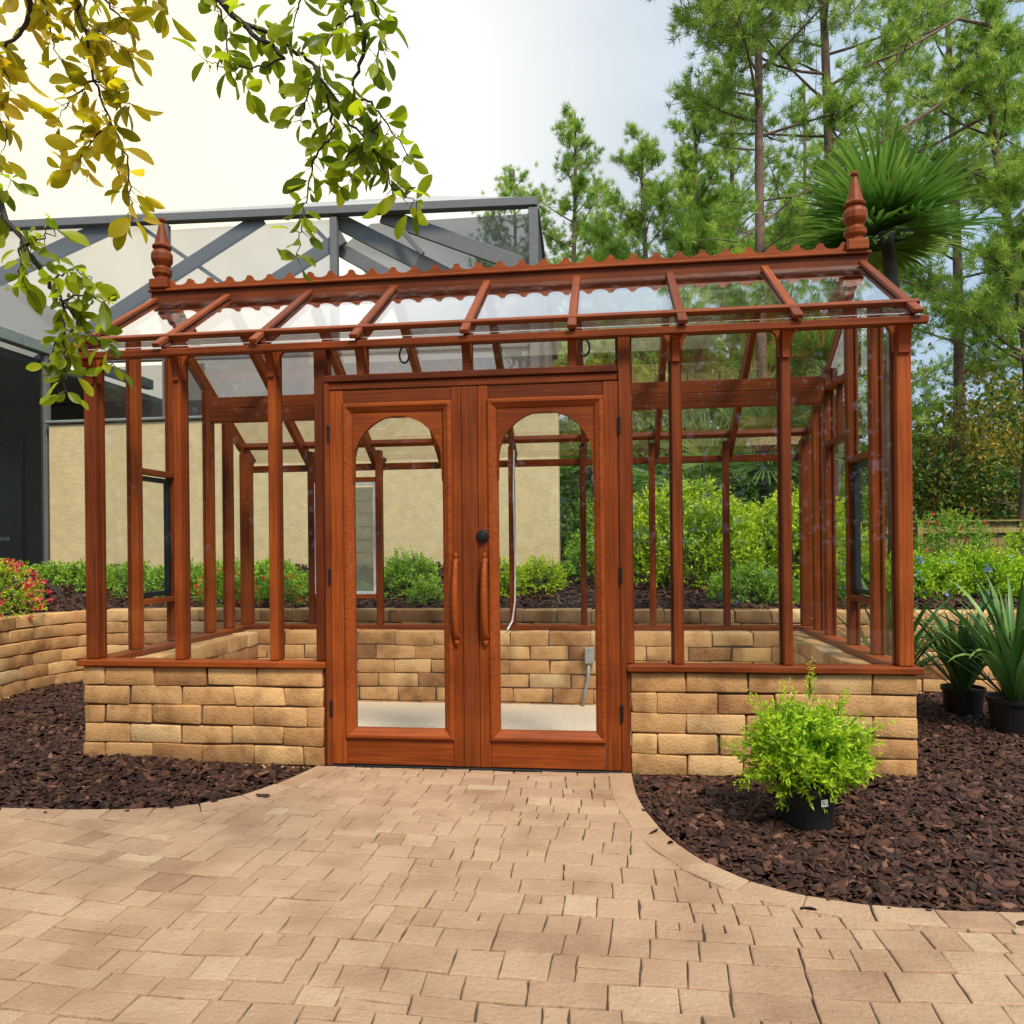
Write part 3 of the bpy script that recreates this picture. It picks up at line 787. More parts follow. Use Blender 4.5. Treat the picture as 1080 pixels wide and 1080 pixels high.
# louvre window in the back wall
box('rail', (.625, 1.915, 1.71), (1.14, 1.955, 1.748), wd, G); box('rail', (.625, 1.915, .772), (1.14, 1.955, .806), wd, G)
lv = bpy.data.objects.new('louvre_window', None); COL.objects.link(lv); lv.parent = G; lv.location = (.883, 1.935, 1.258)
lv['label'] = 'white framed window with horizontal glass louvres in the back wall'
bm = bmesh.new(); hx, hz2, fr = .255, .449, .022
for (a0, a1, c0, c1) in ((-hx, hx, hz2 - fr, hz2), (-hx, hx, -hz2, -hz2 + fr), (-hx, -hx + fr, -hz2 + fr, hz2 - fr), (hx - fr, hx, -hz2 + fr, hz2 - fr)):
    bmesh.ops.create_cube(bm, size=1, matrix=Matrix.Translation(((a0 + a1) / 2, 0, (c0 + c1) / 2)) @ Matrix.Diagonal((a1 - a0, .04, c1 - c0, 1)))
bm_obj('window_frame', bm, MT['white'], lv)
bm = bmesh.new()
for k in range(8):
    z = -hz2 + fr + .05 + k * (2 * hz2 - 2 * fr - .02) / 8
    bmesh.ops.create_cube(bm, size=1, matrix=Matrix.Translation((0, 0, z)) @ Matrix.Rotation(radians(14), 4, 'X') @ Matrix.Diagonal((2 * (hx - fr), .006, .112, 1)))
bm_obj('louvre_slats', bm, screen_mat('frosted_louvre', (.42, .47, .42), .55), lv)

# front glass
for a, b in ((.0875, .545), (.605, 1.105), (1.165, 1.377), (3.104, 3.305), (3.365, 3.855), (3.915, 4.412)):
    pane('front_pane', [(a - .005, .06, ZS), (b + .005, .06, ZS), (b + .005, .06, 2.25), (a - .005, .06, 2.25)], None, G)
# door surround
post('door_jamb', 1.460, .045, .004, 2.10, .0305, .11, wk, G)
post('door_jamb', 3.052, .045, .004, 2.10, .0305, .11, wk, G)
post('door_jamb', 3.0745, .05, .004, .53, .020, .09, wk, G)
post('door_jamb', 1.4365, .05, .004, .53, .020, .09, wk, G)
beam('door_head', (1.45, .032, 2.108), (3.032, .032, 2.108), .10, .036, wk, G)
beam('door_head', (1.45, .038, 2.067), (3.032, .038, 2.067), .085, .040, wk, G)
# transom studs
for x in (1.65, 2.235, 2.80):
    post('transom_stud', x, .058, 2.1275, ZP, .05, .07, wd, G)
    bracket(x, .042, .02, ZP, .045, .17, m=wk)
for a, b in ((1.46, 1.62), (1.68, 2.205), (2.265, 2.77), (2.83, 3.035)):
    pane('transom_pane', [(a, .06, 2.128), (b, .06, 2.128), (b, .06, 2.26), (a, .06, 2.26)], None, G)

# doors
def door(x0, x1, hs, seedless):
    D = bpy.data.objects.new('door', None); COL.objects.link(D); D.parent = G; D.location = (x0 if hs > 0 else x1, .0, .012)
    ox = D.location.x
    D['label'] = 'left leaf of the arched glazed double door' if hs > 0 else 'right leaf of the arched glazed double door, carrying the black deadbolt'
    yf, yb_ = -.004, .042; H = 2.03
    so = .080; si = .056   # outer stile, inner stile
    if hs > 0: sl, sr = so, si
    else: sl, sr = si, so
    a, b = x0 + sl, x1 - sr
    def B(n, lo, hi, m=wd):
        o = box(n, lo, hi, m, D, b=.003); o.location.x -= ox; o.location.z -= 0; return o
    def BV(n, xa, xb_, z0, z1, ya, yb2, m=wd):
        o = beam(n, ((xa + xb_) / 2, (ya + yb2) / 2, z0), ((xa + xb_) / 2, (ya + yb2) / 2, z1), yb2 - ya, xb_ - xa, m, D, upv=(1, 0, 0), b=.003); o.location.x -= ox; return o
    def BH(n, xa, xb_, z0, z1, ya, yb2, m=wd):
        o = beam(n, (xa, (ya + yb2) / 2, (z0 + z1) / 2), (xb_, (ya + yb2) / 2, (z0 + z1) / 2), yb2 - ya, z1 - z0, m, D, b=.003); o.location.x -= ox; return o
    BV('door_stile', x0, x0 + sl, 0, H, yf, yb_); BV('door_stile', x1 - sr, x1, 0, H, yf, yb_)
    BH('door_rail', a + .001, b - .001, 1.956, H - .001, yf + .004, yb_ - .002, wk); BH('door_rail', a + .001, b - .001, .001, .145, yf + .003, yb_ - .002)
    # moulding: four mitred bars standing proud
    mw = .050; z0, z1 = .146, 1.955
    bm = bmesh.new()
    def ring(i, y): return [bm.verts.new((px_, y, pz)) for px_, pz in ((a + i - ox, z0 + i), (b - i - ox, z0 + i), (b - i - ox, z1 - i), (a + i - ox, z1 - i))]
    prof = [(-.004, yb_ - .001), (-.004, yf - .006), (.004, yf - .014), (.016, yf - .014), (.022, yf - .008), (mw - .012, yf + .002), (mw, yf + .014), (mw, yb_ - .004)]
    rings = [ring(i, y) for i, y in prof]
    for r0, r1 in zip(rings, rings[1:]):
        for k in range(4): bm.faces.new((r0[k], r0[(k + 1) % 4], r1[(k + 1) % 4], r1[k]))
    bmesh.ops.recalc_face_normals(bm, faces=bm.faces)
    bm_obj('door_moulding', bm, wd, D)
    # arched spandrel
    A, Bx = a + mw - .001 - ox, b - mw + .001 - ox; cxm = (A + Bx) / 2; hw = (Bx - A) / 2; zt = z1 - mw + .001; ztop = 1.892; zs = 1.63
    n = 20
    bm = bmesh.new(); outer = []; inner = []
    for k in range(n + 1):
        an = pi * k / n; ix = cxm - (hw - .004) * cos(an); iz = zs + (ztop - zs - .004) * sin(an)
        outer.append((ix if 0 < k < n else (A if k == 0 else Bx), zt if 0 < k < n else zt)); inner.append((ix if 0 < k < n else (A + .004 if k == 0 else Bx - .004), iz if 0 < k < n else zs - .10))
    for yy_, flip in ((yf + .006, 0), (yb_ - .006, 1)):
        O = [bm.verts.new((p[0], yy_, p[1])) for p in outer]; I = [bm.verts.new((p[0], yy_, p[1])) for p in inner]
        L0 = bm.verts.new((A, yy_, zs - .10)); L1 = bm.verts.new((Bx, yy_, zs - .10))
        for k in range(n):
            bm.faces.new((O[k], O[k + 1], I[k + 1], I[k]))
        bm.faces.new((O[0], I[0], L0)); bm.faces.new((O[n], L1, I[n]))
        if not flip: I1 = I
        else:
            for k in range(n): bm.faces.new((I1[k], I1[k + 1], I[k + 1], I[k]))
    bmesh.ops.recalc_face_normals(bm, faces=bm.faces)
    bm_obj('arch_panel', bm, wd, D)
    g = quad_obj('door_glass', [(A, .018, z0 + mw), (Bx, .018, z0 + mw), (Bx, .018, z1 - mw), (A, .018, z1 - mw)], MT['glass'], D)
    # curved timber pull
    hx_ = (x1 - .032 if hs > 0 else x0 + .035) - ox
    bm = bmesh.new(); pts = []; rr = []
    n = 14
    for k in range(n + 1):
        tt = k / n; z = .685 + .43 * tt; y = yf - .012 - .05 * sin(pi * tt) ** .75
        pts.append((hx_, y, z)); rr.append(.0165 - .003 * abs(2 * tt - 1) ** 3)
    tube(pts, rr, 10, bm)
    for zc in (.70, 1.10): tube([(hx_, yf, zc), (hx_, yf - .02, zc)], .0175, 10, bm)
    for zc in (.668, 1.125): 
        s_ = 1 if zc > 1 else -1
        tube([(hx_, yf - .012, zc - s_ * .01), (hx_, yf - .01, zc + s_ * .02)], [.015, .006], 8, bm)
    bm_obj('door_handle', bm, wd, D, smooth=True)
    # hinges on the outer edge
    hgx = (x0 - .004 if hs > 0 else x1 + .004) - ox
    for zc in (.30, 1.02, 1.80):
        bm = bmesh.new(); tube([(hgx, yf - .006, zc - .042), (hgx, yf - .006, zc + .042)], .008, 10, bm)
        tube([(hgx, yf - .006, zc + .042), (hgx, yf - .006, zc + .05)], [.006, .003], 8, bm)
        bm_obj('hinge', bm, MT['hinge'], D)
    if hs < 0:
        bm = bmesh.new(); cx_ = x0 + .022 - ox
        bmd = lathe([(.0335, 0), (.0335, .010), (.029, .014), (.020, .015), (.019, .024), (.012, .026), (.003, .026)], 24)
        bmesh.ops.rotate(bmd, verts=bmd.verts, matrix=Matrix.Rotation(radians(90), 3, 'X'))
        o = bm_obj('deadbolt', bmd, MT['hinge'], D, smooth=False); o.location = (cx_, yf - .001, 1.228)
        bmd = lathe([(.048, 0), (.048, .004), (.045, .006), (.002, .006)], 24); bmesh.ops.rotate(bmd, verts=bmd.verts, matrix=Matrix.Rotation(radians(90), 3, 'X'))
        o = bm_obj('deadbolt_rose', bmd, wd, D); o.location = (cx_, yf + .004, 1.228)
        # weather bar covering the meeting stiles
        o = beam('astragal', (x0 - .0445, .008, .002), (x0 - .0445, .008, 2.028), .036, .0855, wk, D, upv=(1, 0, 0)); o.location.x -= ox
    return D
door(1.476, 2.205, 1, 0)
door(2.294, 3.036, -1, 0)
box('threshold', (1.45, -.012, -.02), (3.06, .09, .0085), MT['hinge'], G)

# small things in the greenhouse
def torus_bm(R_, r_, sx=1, sz=1, a0=0, a1=2 * pi, n=24):
    pts = [(R_ * sx * cos(a0 + (a1 - a0) * k / n), 0, R_ * sz * sin(a0 + (a1 - a0) * k / n)) for k in range(n + 1)]
    return tube(pts, r_, 8, None, True)
for x, lab in ((1.845, 'black wire loop hanging over the left door'), (2.86, 'black wire loop hanging over the right door')):
    o = bm_obj('wire_loop', torus_bm(.033, .006, .85, 1.35, radians(100), radians(440)), MT['hinge']); o.location = (x, .2, 2.275); tag(o, lab, 'hanging loop', 'black wire loops over the doors')
bm = bmesh.new(); tube([(2.262, 1.885, 1.93), (2.255, 1.885, 1.6), (2.262, 1.885, 1.1), (2.258, 1.885, .75), (2.238, 1.86, .60), (2.215, 1.74, .545)], .007, 8, bm)
tag(bm_obj('white_cable', bm, MT['white']), 'thin white cable running down a post of the back wall', 'cable')
eb = thing('junction_box', 'small grey electrical box with conduit on the inside of the back block wall', 'electrical box', (2.835, 1.745, .36))
box('box_body', (-.035, -.05, -.06), (.035, -.004, .06), MT['pvc'], eb, b=.005)
bm_obj('conduit', tube([(-.005, -.028, -.06), (-.012, -.03, -.18), (-.035, -.03, -.27), (-.055, -.03, -.39)], .012, 10), MT['pvc'], eb, True)

# ------------------------------------------------------------------ house with stucco wall
H = thing('house', 'house beyond the greenhouse with a cream stucco garden wall and dark lanai opening', 'house', (-3, 4.3, 0))
def hb(n, lo, hi, m, b=.01):
    o = box(n, lo, hi, m, H, b=b); o.location -= Vector((-3, 4.3, 0)); return o
hb('stucco_wall', (-3.53, 4.22, .3), (2.46, 4.5, 2.66), MT['stucco'], b=.015)
hb('wall_cap', (-3.55, 4.19, 2.662), (2.48, 4.53, 2.70), MT['fascia'])
hb('fascia_board', (-3.68, -1.0, 3.50), (-3.56, 6.4, 3.64), MT['fascia'])
hb('ceiling', (-11, -1.0, 3.36), (-3.69, 6.9, 3.45), MT['dark'])
hb('rear_wall', (-11, 6.5, .3), (-2.2, 6.8, 3.35), MT['dark'])
hb('lanai_floor', (-11, -1, .82), (-3.69, 6.49, .93), MT['dark'])
for (a, b_, z0, z1) in ((-6.6, -5.7, 1.0, 2.9), (-5.35, -4.5, 1.9, 2.7), (-8.6, -7.2, 1.8, 2.9)):
    w_ = hb('window', (a, 6.42, z0), (b_, 6.497, z1), MT['dark2'])
    fr_ = hb('window_frame', (a - .06, 6.46, z1 + .002), (b_ + .06, 6.499, z1 + .08), MT['grey_alu'])
# ceiling fan
fn = thing('ceiling_fan', 'ceiling fan hanging in the dark lanai at the left', 'ceiling fan', (-5.35, 4.7, 3.355))
bm_obj('fan_motor', lathe([(.02, 0), (.02, -.18), (.09, -.2), (.11, -.27), (.06, -.31), (.05, -.36), (.02, -.38)], 16), MT['fascia'], fn, True)
for k in range(5):
    o = box('fan_blade', (.12, -.06, -.005), (.62, .06, .005), MT['fascia'], fn); o.matrix_local = Matrix.Rotation(2 * pi * k / 5, 4, 'Z') @ Matrix.Translation((.36, 0, -.25)) @ Matrix.Rotation(radians(10), 4, 'X')

# pool screen enclosure
S = thing('screen_enclosure', 'tall grey framed pool screen enclosure with translucent roof above the stucco wall', 'screen enclosure', (-1, 5, 0))
al = MT['grey_alu']
def sb(n, p0, p1, w, h, m=al, up_=(0, -1, 0)):
    o = beam(n, p0, p1, w, h, m, S, upv=up_, b=.006); o.location -= Vector((-1, 5, 0)); return o
def sq(n, pts, m): return quad_obj(n, [(x + 1, y - 5, z) for x, y, z in pts], m, S)
Y = 5.0
sb('top_rail', (-6.5, Y, 5.42), (2.2, Y, 5.24), .10, .12)
sb('corner_post', (2.15, Y, 2.6), (2.15, Y, 5.17), .11, .10)
sb('corner_post', (2.19, Y + .9, 2.6), (2.19, Y + .9, 4.7), .1, .1)
sb('side_rail', (2.17, Y + .02, 5.2), (2.23, Y + 2.5, 4.0), .09, .09)
sb('post', (-.30, Y, 2.6), (-.30, Y, 5.21), .09, .09)
sb('post', (-2.50, Y, 2.6), (-2.50, Y, 5.26), .09, .09)
sb('post', (-3.62, 4.3, .9), (-3.62, 4.3, 3.49), .08, .08)
sb('brace', (-1.25, Y + .06, 5.30), (-4.40, Y + .06, 3.57), .17, .05)
sb('brace', (-.20, Y + .06, 5.0), (-2.2, Y + .06, 3.90), .17, .05)
sb('brace', (-3.25, Y + .12, 5.38), (-5.8, Y + .12, 4.45), .22, .05)
sb('brace', (-.60, Y + .12, 5.16), (-.32, Y + .12, 4.86), .05, .04)
sb('brace', (-2.95, Y + .12, 5.34), (-1.2, Y + .12, 4.1), .05, .04)
sb('brace', (-.34, Y + .12, 5.25), (1.42, Y + .30, 4.32), .20, .05)
sb('brace', (.28, Y + .10, 5.25), (2.13, Y + .10, 4.49), .19, .05)
sb('brace', (-.36, Y + .16, 4.93), (.70, Y + .16, 4.30), .17, .05)
sb('brace', (.48, Y + .04, 5.1), (.80, Y + .04, 4.72), .06, .04)
sb('mid_rail', (-3.6, Y + .05, 3.62), (2.1, Y + .05, 3.55), .09, .08)
# screens
sq('screen_panel', [(-.25, Y + .2, 4.95), (.1, Y + .2, 5.2), (2.1, Y + .2, 5.2), (2.1, Y + .2, 3.6), (.75, Y + .2, 3.6)], MT['screen_mid'])
sq('screen_panel', [(-2.46, Y + .01, 3.62), (-.35, Y + .01, 3.62), (-.35, Y + .01, 5.2), (-2.46, Y + .01, 5.2)], MT['screen_light'])
sq('screen_panel', [(-2.46, Y + .01, 2.7), (-.35, Y + .01, 2.7), (-.35, Y + .01, 3.55), (-2.46, Y + .01, 3.55)], MT['screen_mid'])
sq('screen_panel', [(-.26, Y + .01, 2.7), (2.1, Y + .01, 2.7), (2.1, Y + .01, 3.55), (-.26, Y + .01, 3.55)], MT['screen_mid'])
sq('screen_panel', [(-6, Y + .01, 3.6), (-2.54, Y + .01, 3.6), (-2.54, Y + .01, 5.3), (-6, Y + .01, 5.4)], MT['screen_light'])
sq('screen_panel', [(-3.6, Y + .0, 2.65), (-2.0, Y + .0, 2.65), (-2.0, Y + .0, 3.5), (-3.6, Y + .0, 3.5)], MT['screen_dark'])
sq('side_screen', [(2.2, Y, 2.6), (2.2, Y + 2.6, 2.6), (2.2, Y + 2.6, 4.0), (2.2, Y, 5.2)], MT['screen_mid'])
# translucent roof rising behind the front rail
sq('roof_screen', [(-6.5, Y, 5.47), (-1.9, Y + 2.6, 6.55), (.25, Y + 2.6, 6.62), (2.2, Y, 5.30)], MT['fabric'])
# sloping panels at the left above the lanai
sq('roof_screen', [(-3.62, 4.95, 4.05), (-3.62, 4.95, 3.66), (-3.62, 0, 3.66), (-4.6, 0, 4.3), (-4.9, 4.95, 4.75)], MT['screen_mid'])
# dark screen on the lanai side with its rails
sq('lanai_screen', [(-3.62, -1, .93), (-3.62, 4.25, .93), (-3.62, 4.25, 3.49), (-3.62, -1, 3.49)], MT['screen_dark'])
sb('chair_rail', (-3.62, -1, 1.80), (-3.62, 4.26, 1.80), .04, .04, MT['fascia'])
sb('chair_rail', (-5.2, 5.0, 1.33), (-4.72, 5.0, 1.33), .05, .05, MT['white'])
sb('bottom_rail', (-3.62, -1, .95), (-3.62, 4.26, .95), .06, .06)

# ------------------------------------------------------------------ fence
FN = thing('wooden_fence', 'weathered olive-brown board fence at the back of the garden', 'fence', (8, 11, 0))
bm = bmesh.new(); rf = random.Random(3); x = 1.0
while x < 26:
    w_ = .14; z1 = 1.50 + rf.uniform(-.008, .008); bmesh.ops.create_cube(bm, size=1, matrix=Matrix.Translation((x + w_ / 2 - 8, rf.uniform(-.004, .004), (z1 - .5) / 2)) @ Matrix.Diagonal((w_ - .008, .02, z1 + .5, 1))); x += w_
bm_obj('fence_boards', bm, MT['fence'], FN)
for z_ in (1.40, .55): 
    o = beam('fence_rail', (-7, -.05, z_ - .05), (18, -.05, z_ - .05), .04, .09, MT['fence'], FN)
o = beam('fence_cap', (-7, -.01, 1.53), (18, -.01, 1.53), .12, .03, MT['fence'], FN)
for k in range(11):
    post('fence_post', -6.5 + k * 2.4, -.12, -.5, 1.49, .09, .09, MT['fence'], FN)

# ------------------------------------------------------------------ foliage kit
def unit(v): return v / np.maximum(np.linalg.norm(v, axis=-1, keepdims=True), 1e-9)
LEAF_T = (np.array([[0, 0, 0], [.5, .5, .09], [1, 0, -.06], [.5, -.5, .09], [.5, 0, 0]]), np.array([[0, 4, 1], [4, 2, 1], [0, 3, 4], [4, 3, 2]]))
def big_leaf():
    st = [(0, .0), (.08, .05), (.25, .55), (.5, .95), (.72, 1.0), (.88, .68), (.97, .28), (1.0, .0)]
    V = []; F = []
    for i, (x, w_) in enumerate(st):
        z = -.22 * x * x + .05 * x
        V += [(x, -.5 * w_, z + .10 * w_), (x, 0, z), (x, .5 * w_, z + .10 * w_)]
    for i in range(len(st) - 1):
        a = i * 3; b = a + 3; F += [(a, b, b + 1, a + 1), (a + 1, b + 1, b + 2, a + 2)]
    return np.array(V), np.array(F)
BIG_T = big_leaf()
NEEDLE_T = (np.array([[0, -.5, 0], [0, .5, 0], [1, 0, 0]]), np.array([[0, 1, 2]]))
BLADE_T = (np.array([[0, -.3, 0], [0, .3, 0], [.35, -.5, .02], [.35, .5, .02], [.75, -.35, -.04], [.75, .35, -.04], [1, 0, -.16]]), np.array([[0, 1, 3, 2], [2, 3, 5, 4]]))

def place(T, P, D, L, Wd, rng, upbias=None, rollv=None):
    """instances of a leaf template: P base, D direction, L length, Wd width"""
    tv, tf = T; n = len(P); D = unit(D)
    Rv = rng.normal(0, 1, (n, 3)) if rollv is None else rollv
    Yv = unit(np.cross(Rv, D)); Zv = np.cross(D, Yv)
    if upbias: 
        s = np.sign(Zv[:, 2:3]); s[s == 0] = 1; flip = rng.random((n, 1)) < upbias; Zv = np.where(flip, Zv * s, Zv); Yv = np.where(flip, Yv * s, Yv)
    V = P[:, None, :] + tv[None, :, 0:1] * (D * L[:, None])[:, None, :] + tv[None, :, 1:2] * (Yv * Wd[:, None])[:, None, :] + tv[None, :, 2:3] * (Zv * L[:, None])[:, None, :]
    F = (tf[None] + (np.arange(n) * len(tv))[:, None, None]).reshape(-1, tf.shape[1])
    return V.reshape(-1, 3), F

def foliage(name, T, P, D, L, Wd, rng, m, parent, var=None, upbias=.6, loc=None, rollv=None):
    V, F = place(T, P, D, L, Wd, rng, upbias, rollv)
    if var is None: var = rng.uniform(0, 1, len(P))
    return link(name, np_mesh(name, V, [F], np.repeat(var, len(T[0]))), m, parent)

def sphere_dirs(n, rng): return unit(rng.normal(0, 1, (n, 3)))

def sprigs(n, rad, rng, per=12, leaf=.025, wid=.4, twig=.09, lobes=6, zmin=-.55, outward=1.0, inner=.35, seed_shape=None):
    """positions and directions of leaves on sprigs filling an uneven dome of radii rad (x,y,z)"""
    d = sphere_dirs(n * 2, rng); d = d[d[:, 2] > zmin][:n]; n = len(d)
    lob = sphere_dirs(lobes, rng); bump = 1 + .22 * np.max(np.clip(d @ lob.T, 0, 1) ** 6, axis=1) - .10 * rng.random(n)
    rr = inner + (1 - inner) * rng.random(n) ** .45
    base = d * (rr * bump)[:, None] * np.array(rad)
    td = unit(d * outward + np.array([0, 0, .55]) + rng.normal(0, .35, (n, 3)))
    k = np.arange(per) / per
    P = base[:, None, :] + td[:, None, :] * (twig * k)[None, :, None]
    side = unit(rng.normal(0, 1, (n, per, 3))); D = unit(td[:, None, :] * .75 + side * .9)
    L = leaf * (1.05 - .45 * k)[None, :] * rng.uniform(.75, 1.25, (n, per))
    v = np.clip(.15 + .55 * rr[:, None] ** 2 + .22 * k[None] + rng.normal(0, .15, (n, per)), 0, 1)  # inner leaves picked darker, painting in shade inside the dome; tips paler
    return P.reshape(-1, 3), D.reshape(-1, 3), L.ravel(), (L * wid).ravel(), v.ravel()

def stems(n, rad, rng, r0=.008, base=(0, 0, 0), h0=0):
    bm = bmesh.new()
    for _ in range(n):
        d = sphere_dirs(1, rng)[0]; d[2] = abs(d[2]) + .25; e = d / np.linalg.norm(d) * np.array(rad) * .85; e[2] = max(e[2], base[2] + .09)
        tube([base, (e[0] * .35, e[1] * .35, base[2] + (e[2] - base[2]) * .5), tuple(e)], [r0, r0 * .7, r0 * .35], 5, bm)
    return bm

def shrub(name, label, cat, loc, rad, n, m, group=None, leaf=.035, wid=.42, per=12, twig=.1, seed=1, zmin=-.5, flowers=None, inner=.3):
    rng = np.random.default_rng(seed)
    t = thing(name, label, cat, loc, group)
    P, D, L, Wd, v = sprigs(n, rad, rng, per, leaf, wid, twig, zmin=zmin, inner=inner)
    c = rad[2] * .5; P[:, 2] += c; k = P[:, 2] > -.03; P, D, L, Wd, v = P[k], D[k], L[k], Wd[k], v[k]
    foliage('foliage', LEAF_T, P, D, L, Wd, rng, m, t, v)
    bm_obj('stems', stems(9, (rad[0] * .8, rad[1] * .8, rad[2] * 1.3), rng, .009), MT['twig'], t)
    if flowers:
        fm, nf, fs = flowers; d = sphere_dirs(nf * 2, rng); d = d[d[:, 2] > -.35][:nf]
        C = d * np.array(rad) * rng.uniform(.95, 1.22, (len(d), 1)); C[:, 2] += c
        FP = []; FD = []
        for q, dd in zip(C, d):
            for _ in range(9):
                FP.append(q + rng.normal(0, fs * .35, 3)); FD.append(dd + rng.normal(0, .8, 3))
        FP = np.array(FP); FD = np.array(FD)
        foliage('flowers', LEAF_T, FP, FD, np.full(len(FP), fs) * rng.uniform(.7, 1.2, len(FP)), np.full(len(FP), fs * .7), rng, fm, t)
    return t

# ------------------------------------------------------------------ potted shrub
def pot(parent, r_, h, m=MT['black']):
    bm = lathe([(r_ * .80, 0), (r_ * .83, .01), (r_ * .97, h * .88), (r_ * 1.05, h * .885), (r_ * 1.06, h), (r_ * .99, h), (r_ * .97, h * .90), (r_ * .9, h * .90)], 32)
    bm_obj('pot', bm, m, parent, False)
    bm_obj('potting_soil', lathe([(r_ * .94, h * .86), (r_ * .93, h * .905), (.01, h * .93)], 20), MT['soil'], parent)
ps = thing('potted_shrub', 'small lime green shrub in a black nursery pot before the block wall', 'potted shrub', (3.80, -.66, -.02))
pot(ps, .118, .205)
rng = np.random.default_rng(5)
P, D, L, Wd, v = sprigs(560, (.225, .215, .165), rng, 11, .038, .36, .08, lobes=9, zmin=-.62, inner=.25)
P[:, 2] += .305
q_ = sprigs(170, (.15, .15, .09), rng, 12, .034, .36, .08, zmin=-.9, inner=.2); q_[0][:, 2] += .25
P, D, L, Wd, v = [np.concatenate([a_, b_]) for a_, b_ in zip((P, D, L, Wd, v), q_)]
# a few long shoots breaking the outline
for (dx, dy, dz, ln_) in ((.05, 0, 1, .17), (-.55, 0, .55, .12), (.9, 0, .35, .17), (.8, .1, .1, .12), (-.95, 0, .1, .14), (-.3, -.1, .9, .12), (-.8, -.2, -.3, .12), (.5, 0, .8, .1)):
    d0 = unit(np.array([[dx, dy, dz]]))[0]; b0 = d0 * np.array((.22, .21, .20)) + np.array((0, 0, .335))
    for q in range(4):
        k = np.arange(16) / 16; pp = b0 + rng.normal(0, .015, 3) + d0[None] * (k * ln_)[:, None]; dd = unit(d0[None] * .7 + unit(rng.normal(0, 1, (16, 3))))
        l_ = .026 * (1.1 - .5 * k); P = np.concatenate([P, pp]); D = np.concatenate([D, dd]); L = np.concatenate([L, l_]); Wd = np.concatenate([Wd, l_ * .36]); v = np.concatenate([v, .6 + .4 * k])
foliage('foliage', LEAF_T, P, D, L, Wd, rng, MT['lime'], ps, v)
bm = stems(16, (.24, .22, .34), rng, .005, base=(0, 0, .17)); bm_obj('stems', bm, MT['twig'], ps)
tg = bpy.data.objects.new('price_tag', None)
tg = link('plant_tag', box_mesh('plant_tag', .032, .002, .028, .0006), MT['white'], ps); a_ = radians(-72); tg.matrix_local = Matrix.Rotation(radians(20), 4, 'Z') @ Matrix.Translation((0, -.1185, .15)) @ Matrix.Rotation(radians(-6), 4, 'X')
tg['label'] = 'small white plant tag on the pot'
bm = bmesh.new()
for (u0, u1, w0, w1) in ((-.008, -.0005, -.008, .003), (.002, .010, -.008, -.005), (.002, .010, -.003, .0), (-.012, .0, .006, .009)):
    bmesh.ops.create_cube(bm, size=1, matrix=Matrix.Translation(((u0 + u1) / 2, 0, (w0 + w1) / 2)) @ Matrix.Diagonal((u1 - u0, .0006, w1 - w0, 1)))
o = bm_obj('tag_print', bm, MT['pvc'], tg); o.location = (0, -.0015, 0)

# ------------------------------------------------------------------ strap leaf plants
def straps(name, label, loc, n, length, rng_seed, with_pot=None, spread=1.0, group='strap-leaved plants by the right wall', lean=(0, 0)):
    rng = np.random.default_rng(rng_seed); t = thing(name, label, 'potted plant', loc, group)
    z0 = 0
    if with_pot: pot(t, *with_pot); z0 = with_pot[1] * .9
    V = []; F = []; var = []; nb = 0; S_ = 9
    for i in range(n):
        az = rng.uniform(0, 2 * pi); el = radians(rng.uniform(60, 89)) if rng.random() < .8 else radians(rng.uniform(35, 60)); Ln = length * rng.uniform(.6, 1.1)
        h = np.array([cos(az) * spread + lean[0], sin(az) * spread + lean[1], 0]); h /= max(np.linalg.norm(h), .01); p = np.array([h[0] * .04, h[1] * .04, z0]); sd = np.array([-h[1], h[0], 0]); curl = rng.uniform(.5, 1.9) * (1 if rng.random() < .8 else 1.6)
        w_ = .044 * rng.uniform(.75, 1.15); tw = rng.normal(0, .35)
        for k in range(S_ + 1):
            s = k / S_; e = el - curl * s * s * .7; 
            wid = w_ * (.55 + .6 * s if s < .4 else .79 * (1 - ((s - .4) / .6) ** 2.2)) * .5 + .0006
            nn = np.array([-h[0] * sin(e), -h[1] * sin(e), cos(e)]); sdd = sd * cos(tw * s) + nn * sin(tw * s); nn2 = np.cross(sdd, h * cos(e) + np.array([0, 0, sin(e)]))
            V += [p - sdd * wid + nn2 * -.25 * wid, p, p + sdd * wid + nn2 * -.25 * wid]; var += [0] * 3
            p = p + (h * cos(e) + np.array([0, 0, sin(e)])) * Ln / S_
        vv = rng.uniform(.1, .9); var[-3 * (S_ + 1):] = [min(1, vv + .1 * (k // 3) / S_) for k in range(3 * (S_ + 1))]
        for k in range(S_):
            a = nb + k * 3; b = a + 3; F += [(a, b, b + 1, a + 1), (a + 1, b + 1, b + 2, a + 2)]
        nb += 3 * (S_ + 1)
    link('strap_leaves', np_mesh('strap_leaves', np.array(V), [np.array(F)], np.array(var), smooth=True), MT['strap'], t)
    return t
straps('potted_lily', 'large strap-leaved plant in the black pot nearest the camera at the right edge', (5.45, 1.02, -.02), 125, .86, 1, (.15, .25))
straps('potted_lily', 'strap-leaved plant in the black pot half hidden behind the larger one', (5.36, 1.50, -.02), 80, .72, 2, (.13, .22))
straps('potted_lily', 'strap-leaved plant standing just behind the right front corner post of the greenhouse', (4.86, 1.42, -.02), 60, .84, 3, (.12, .2))

# ------------------------------------------------------------------ shrubs of the raised bed
hg = 'shrubs planted along the raised bed'
def gz(y): return bed_z(max(y - 2.5, 0)) - .02
